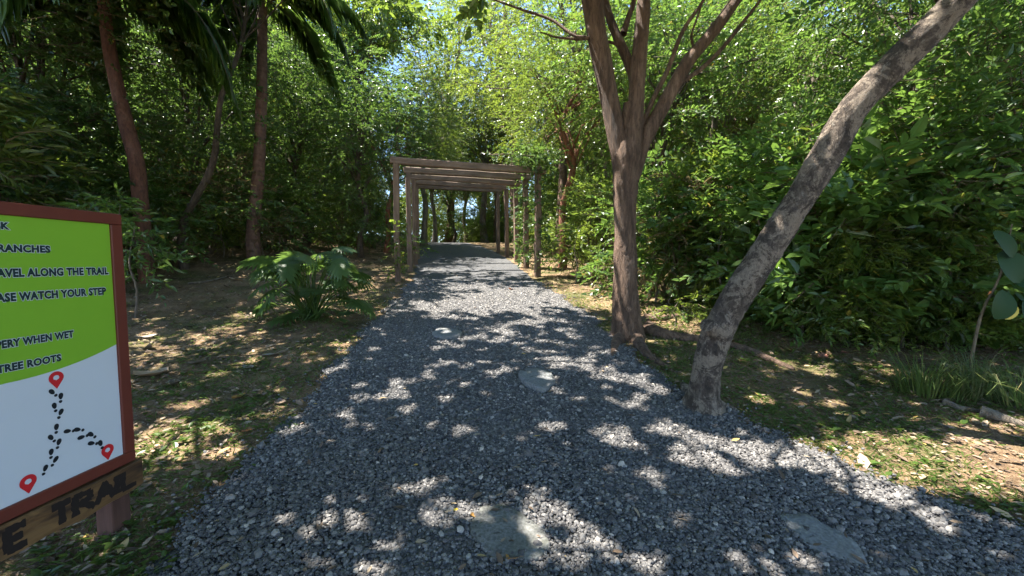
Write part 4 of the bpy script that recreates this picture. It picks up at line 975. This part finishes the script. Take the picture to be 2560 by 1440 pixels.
m_ = MB(); tube(m_, np.array([(.05, -.12, 0), (-.1, .02, .8), (.11, .05, 1.5), (-.08, -.1, 2.2), (0, -.1, 2.9), (-.6, -.2, 3.02), (-1.2, -.25, 3.0)]), np.full(7, .013), 5, .1, cap=False); m_.build('stem', B_TWIG, T, True)
T = thing('climbing_vine', 'small vine round the foot of the nearest outer arch post', 'vine', (-2.68, 9.6, float(ground(-2.68, 9.6))))
m_ = MB(); B = np.array([(rg.normal(0, .1), rg.normal(-.05, .1), z) for z in np.linspace(.3, 1.3, 7)]); blob_sprays(m_, rg, B, np.full(7, .16), 6, .2, 7, .08, .6); m_.build('foliage', [L_YELLOW, B_TWIG], T)
m_ = MB(); tube(m_, np.array([(.1, -.12, 0), (.0, -.1, .6), (.1, -.08, 1.3)]), (.01, .008, .005), 5, .1, cap=False); m_.build('stem', B_TWIG, T, True)

# ------------------------------------------------------------------ long grass clumps and big-leaved plant at the right
def grass_clump(px, n, L, label, seed, spread=.16, m=L_DRYGRASS):
    rg = np.random.default_rng(seed); b = G(*px); mb = MB()
    a = rg.uniform(0, 2 * pi, n); q = spread * rg.random(n) ** .5; base = np.stack([q * np.cos(a), q * np.sin(a), np.full(n, -.02)], -1)
    d = np.stack([np.cos(a), np.sin(a), np.zeros(n)], -1); d = nrm(d + rg.normal(0, .3, (n, 3)) * (1, 1, 0)); s = np.stack([-d[:, 1], d[:, 0], np.zeros(n)], -1)
    ln = L * rg.uniform(.6, 1.15, n); out = rg.uniform(.25, .9, n); w2 = rg.uniform(.0035, .0065, n)
    rows = []
    for t in (0, .3, .55, .8, 1.):
        c = base + d * (ln * out * (t ** 1.5))[:, None] + np.array((0, 0, 1.)) * (ln * (t - (.35 + .45 * out) * t ** 2.4))[:, None]
        rows += [c + s * (w2 * (1 - t * .9))[:, None], c - s * (w2 * (1 - t * .9))[:, None]]
    V = np.stack(rows, 1).reshape(-1, 3); k = np.arange(n)[:, None] * 10
    F = np.concatenate([k + np.array([[2 * i, 2 * i + 1, 2 * i + 3, 2 * i + 2]]) for i in range(4)])
    mb.add(V, F, 0, np.repeat(np.clip(rg.normal(.5, .28, n), 0, .98), 10))
    o = mb.build('grass_clump', m); o.location = b; tag(o, label, 'grass', 'long grass clumps at the shrub edge'); return o
grass_clump((2310, 985), 150, .75, 'tall green grass clump at the foot of the shrubs', 1, .2, L_GRASS)
grass_clump((2440, 990), 110, .75, 'arching dry-tipped grass clump below the big-leaved plant', 2, .14)
grass_clump((2555, 1010), 110, .7, 'grass clump cut by the picture edge', 3, .16)
grass_clump((2060, 850), 50, .35, 'small dry grass tuft under the sunlit shrub', 4, .1)
grass_clump((1750, 800), 26, .35, 'few grass blades between the two near trunks', 5, .05, L_GRASS)
grass_clump((2390, 1000), 50, .45, 'short straw-coloured tuft between the two tall grass clumps', 6, .12)

bp = G(2415, 960)
T = thing('big_leaved_plant', 'stem with big dark round leaves and one yellow leaf', 'plant', bp)
tip = P(2500, 690, bp[1]) - bp; m_ = MB(); mid = P(2452, 790, bp[1]) - bp
tube(m_, np.array([(0, 0, -.05), mid, tip, P(2530, 560, bp[1]) - bp]), (.014, .012, .009, .005), 6, .1); m_.build('stem', B_TWIG, T, True)
def big_leaf(px, py, L, wr, dirp, m, nv=(0, -1., .25)):
    c = P(px, py, bp[1] - .08) - bp; e = P(px + dirp[0], py + dirp[1], bp[1] - .12) - bp; d = nrm(e - c); n_2 = nrm(np.array(nv) - d * (np.array(nv) @ d)); s = np.cross(d, n_2)
    t = np.linspace(0, 1, 9); hw = .5 * L * wr * np.sin(pi * np.clip(t * .92 + .04, 0, 1)) ** .6; hw[-1] = .002
    rows = []
    for k in range(9):
        q = c + d * (L * (t[k] - .5)) - n_2 * (L * .12 * (t[k] - .4) ** 2 * 2)
        rows += [q + s * hw[k] + n_2 * hw[k] * .22, q, q - s * hw[k] + n_2 * hw[k] * .22]
    F = []
    for k in range(8): F += [(3 * k, 3 * k + 1, 3 * k + 4, 3 * k + 3), (3 * k + 1, 3 * k + 2, 3 * k + 5, 3 * k + 4)]
    return MB().add(np.array(rows), F).build('leaf', m, T, True)
big_leaf(2530, 668, .30, .85, (35, 45), L_BIG); big_leaf(2505, 762, .27, .8, (-18, 60), L_BIG, (0, -1, .1)); big_leaf(2515, 610, .27, .55, (45, 55), L_BIG); big_leaf(2532, 782, .17, .4, (-30, 35), M_YLEAF); big_leaf(2471, 734, .06, .8, (10, -10), M_ORANGE)
big_leaf(2575, 700, .28, .8, (30, 10), L_BIG); big_leaf(2580, 790, .26, .8, (20, 50), L_BIG)

# saplings beside the sign
def sapling(px, Y, H, label, seed, leaf=.13, m=L_BROAD):
    rg = np.random.default_rng(seed); X, Yy = at(px, Y); b = np.array((X, Yy, float(ground(X, Yy)))); T = thing('sapling', label, 'sapling', b)
    c = np.array([(0, 0, -.05), (.03, .02, H * .3), (-.04, 0, H * .6), (.05, .03, H)]); m_ = MB(); tube(m_, c, (.02, .015, .011, .005), 6, .1); m_.build('stem', B_GREY, T, True)
    B = np.stack([rg.normal(0, .14, 9), rg.normal(0, .14, 9), np.linspace(H * .45, H * 1.05, 9)], -1); m_ = MB(); blob_sprays(m_, rg, B, np.full(9, .2), 5, .32, 9, leaf, .42, core=np.array((0, 0, H * .5)), droop=.3); m_.build('foliage', [m, B_TWIG], T)
sapling(332, 6.0, 1.35, 'thin sapling with drooping leaves beside the sign frame', 1, .11, L_DARK)
sapling(300, 7.0, 1.6, 'sapling with pale leaves peeking over the sign corner', 3)
sapling(1030, 12.6, .9, 'small sapling inside the outer posts of the arches', 4, .09)
sapling(1690, 5.6, .35, 'tiny bright sapling beside the surface root', 5, .06, L_YELLOW)

for q, (px, Y, H, leaf_, m, lab) in enumerate([(1800, 5.9, 1.5, .1, L_CANOPY, 'light green sapling just behind the bend of the leaning trunk'), (2010, 5.2, 1.2, .13, L_BROAD, 'young plant left of the sunlit bright shrub'), (2265, 4.6, 1.5, .16, L_BROAD, 'long-leaved sapling between the sunlit shrub and the tall grass'), (2380, 4.4, 1.9, .08, L_YELLOW, 'fine-leaved yellowish sapling above the tall grass clump'),
                                             (1640, 7.0, 1.6, .16, L_BROAD, 'long-leaved sapling touching the many-stemmed trunk'), (1440, 9.5, 1.3, .1, L_YELLOW, 'yellow-green sapling right of the nearest arch'), (560, 11., 1.0, .1, L_YELLOW, 'yellow-green sapling left of the slim palm foot'), (700, 13., 1.6, .12, L_CANOPY, 'light sapling right of the slim palm foot')]):
    sapling(px, Y, H, lab, 20 + q, leaf_, m)
# ------------------------------------------------------------------ fallen leaves one can pick out
def fallen(px, L, wr, m, label, rz, curl=.25, seed=0, name='fallen_leaf'):
    c = G(*px); rg = np.random.default_rng(seed); t = np.linspace(-.5, .5, 9); u = np.linspace(-1, 1, 5); V = []
    for q in t:
        hw = .5 * L * wr * (cos(pi * q * .93)) ** .7 * (1 + .12 * sin(q * 25 + seed))
        for k in u: V.append((L * q, hw * k, .012 + curl * L * (.6 * k * k * wr + 1.1 * q * q) + .03 * L * sin(7 * q + 5 * k + seed)))
    F = [(i * 5 + j, i * 5 + j + 1, (i + 1) * 5 + j + 1, (i + 1) * 5 + j) for i in range(8) for j in range(4)]
    o = MB().add(V, F).build(name, m, None, True); o.location = c; o.rotation_euler = (rg.normal(0, .15), rg.normal(0, .15), rz); tag(o, label, 'leaf', 'fallen leaves'); return o
FL = [((378, 940), .26, .7, M_DRYLEAF, 'big curled tan leaf on the soil beside the sign frame', .5), ((432, 962), .2, .5, M_GREYLEAF, 'grey dry leaf just past the big tan leaf', 2.), ((370, 846), .26, .5, M_GREYLEAF, 'large grey dry leaf beside the sign, above the tan leaf', .3), ((372, 872), .22, .5, M_GREYLEAF, 'grey dry leaf lying against another beside the sign', -.4),
      ((598, 996), .12, .7, M_OCHRE, 'ochre leaf on the shaded soil left of the path', 1.2), ((690, 888), .26, .32, M_GREYLEAF, 'long grey leaf below the cut-leaf plant', .3), ((778, 888), .13, .5, M_OCHRE, 'ochre leaf at the foot of the cut-leaf plant', .9), ((620, 922), .2, .4, M_GREYLEAF, 'pale grey leaf left of the long grey one', 2.6), ((490, 910), .2, .4, M_GREYLEAF, 'dull grey leaf in the weeds left of the path', .1),
      ((590, 980), .1, .6, M_DRYLEAF, 'small curled leaf beside the ochre one', 2.2), ((618, 1082), .06, .7, M_ORANGE, 'small orange leaf in the weeds near the gravel', .4), ((1284, 727), .24, .5, M_ORANGE, 'orange leaf on the gravel before the arches', .5), ((592, 702), .3, .5, M_DRYLEAF, 'pinkish dry leaf on the far shaded ground', .4),
      ((1455, 1020), .04, .6, M_OCHRE, 'tiny ochre leaf on the gravel below the round stepping stone', .7), ((1085, 1003), .05, .5, M_ORANGE, 'small tan leaf on the gravel by the sunlit patch', 0.), ((2060, 895), .16, .6, M_HUSK, 'reddish husk on the ground under the sunlit shrub', 1.3), ((2115, 885), .14, .6, M_HUSK, 'second reddish husk beside the first', .2), ((2210, 970), .14, .35, M_DRYLEAF, 'dry leaf in front of the tall grass clump', .4),
      ((2145, 905), .1, .6, M_DRYLEAF, 'pale dry leaf beside the reddish husks', 2.), ((1200, 1298), .1, .5, M_OCHRE, 'small ochre leaf on the foreground stepping stone', .2), ((1290, 1396), .13, .6, M_OCHRE, 'ochre leaf at the near rim of the foreground stepping stone', .9), ((2290, 1360), .06, .6, M_DRYLEAF, 'small tan leaf on the gravel right of the pitted stone', .9), ((1906, 1130), .03, .6, M_ORANGE, 'tiny reddish leaf in the bright gravel patch', .2), ((1265, 1352), .07, .6, M_DRYLEAF, 'small brown leaf in the middle of the foreground stepping stone', 1.9), ((1325, 1378), .09, .5, M_DRYLEAF, 'curled brown leaf on the right half of the foreground stepping stone', .4), ((1160, 1275), .12, .2, M_YLEAF, 'thin yellow-green leaf on the gravel beside the foreground stepping stone', .6)]
for k, (px, L, wr, m, lab, rz) in enumerate(FL): fallen(px, L, wr, m, lab, rz, .25, k)
def stick(px, r, label, seed=0):
    p_, r_ = groundline(px, [r * (1 - .6 * k / (len(px) - 1)) for k in range(len(px))], .8); mb = MB(); b = p_[0].copy(); tube(mb, p_, r_, 7, .06, .12, seed)
    o = rel(mb, b).build('fallen_branch', B_GREY, None, True); o.location = b; tag(o, label, 'branch', 'fallen branches')
stick([(2110, 905), (2165, 932), (2230, 955)], .014, 'dead branch on the ground left of the tall grass'); stick([(2170, 930), (2190, 915), (2205, 905)], .008, 'short dead twig crossing the dead branch', 2)
stick([(2450, 1040), (2500, 1052), (2575, 1072)], .05, 'pale fallen log at the picture edge below the long grass', 3); stick([(2360, 1012), (2400, 1025), (2450, 1030)], .03, 'dead wood below the arching grass clump', 4); stick([(700, 960), (740, 930), (760, 912)], .005, 'thin twig on the soil left of the path', 5)
stick([(470, 712), (520, 705), (580, 690)], .03, 'fallen branch on the shaded ground left of the cut-leaf plant', 6)
stick([(1345, 1300), (1372, 1290), (1382, 1278)], .004, 'little twig on the gravel by the foreground stepping stone', 7)

# ------------------------------------------------------------------ turf, weeds and leaf litter
rg = np.random.default_rng(9)
def turf(n, y0, y1):
    Y = y0 + (y1 - y0) * rg.random(n) ** 1.3; X = rg.uniform(-1, 1, n) * (Y * 1.3 + .4); off = -path_sd(X, Y)
    pn = np.sin(X * 2.3 + 1.7 * np.sin(Y * 1.1)) * np.cos(Y * 2.9 + X * .7) + .5 * np.sin(X * 6.1 - Y * 3.3)
    dens = np.clip(.55 + .45 * pn, .05, 1) * sstep(-.06, .12, off) * np.where(X > 0, sstep(4.5, 2.0, off) * .9 + .05, sstep(3., .4, off) * .5 + .08) * np.where(Y > 7, .5, 1)
    k = rg.random(n) < dens; return X[k], Y[k]
X, Y = turf(230000, 1.3, 10.); n_ = len(X); print('blades', n_)
b = np.stack([X, Y, ground(X, Y) - .004], -1); a = rg.uniform(0, 2 * pi, n_); d = np.stack([np.cos(a), np.sin(a), rg.uniform(.35, 1.5, n_)], -1)
mb = MB(); leaves(mb, b, d, np.stack([-np.cos(a), -np.sin(a), np.ones(n_)], -1), rg.uniform(.02, .055, n_) * (1 + .05 * Y), .14, .02, .3, np.clip(rg.normal(.5, .25, n_), 0, .98))
o = mb.build('grass', L_GRASS); o['kind'] = 'stuff'; tag(o, 'short turf growing in patches beside the gravel path', 'grass')
# broad-leaved weeds
X, Y = turf(16000, 1.5, 12.); k = rg.random(len(X)) < np.where(X < 0, .8, .35); X, Y = X[k], Y[k]; n_ = len(X)
b = np.stack([X, Y, ground(X, Y) + .01], -1); a = rg.uniform(0, 2 * pi, (n_, 4)); mb = MB()
for j in range(4):
    d = np.stack([np.cos(a[:, j]), np.sin(a[:, j]), rg.uniform(.1, .7, n_)], -1)
    leaves(mb, b + np.array((0, 0, .02)) * rg.random((n_, 1)), d, np.tile(np.array((0, 0, 1.)), (n_, 1)), rg.uniform(.02, .05, n_) * (1 + .05 * Y), .6, .05, .15, np.clip(rg.normal(.45, .2, n_), 0, .95))
o = mb.build('weeds', L_CANOPY); o['kind'] = 'stuff'; tag(o, 'small leafy weeds scattered over the soil', 'weeds')
n_ = 85000; Y = 1.4 + 20 * rg.random(n_) ** 1.6; X = rg.uniform(-1, 1, n_) * (Y * 1.3 + .4); off = -path_sd(X, Y)
k = rg.random(n_) < np.where(off > .02, np.clip(.35 + .35 * off, 0, 1), .02); X, Y = X[k], Y[k]; n_ = len(X); print('litter', n_)
b = np.stack([X, Y, ground(X, Y) + .004 + .012 * rg.random(n_) + .026 * (path_sd(X, Y) > 0)], -1); a = rg.uniform(0, 2 * pi, n_)
mb = MB(); leaves(mb, b, np.stack([np.cos(a), np.sin(a), rg.normal(.0, .15, n_)], -1), np.stack([rg.normal(0, .3, n_), rg.normal(0, .3, n_), np.ones(n_)], -1), rg.lognormal(math.log(.03), .45, n_) * (1 + .03 * Y), .42, .14, -.15, rg.random(n_))
o = mb.build('leaf_litter', M_LITTER); o['kind'] = 'stuff'; tag(o, 'brown dead leaves strewn over the soil', 'litter')
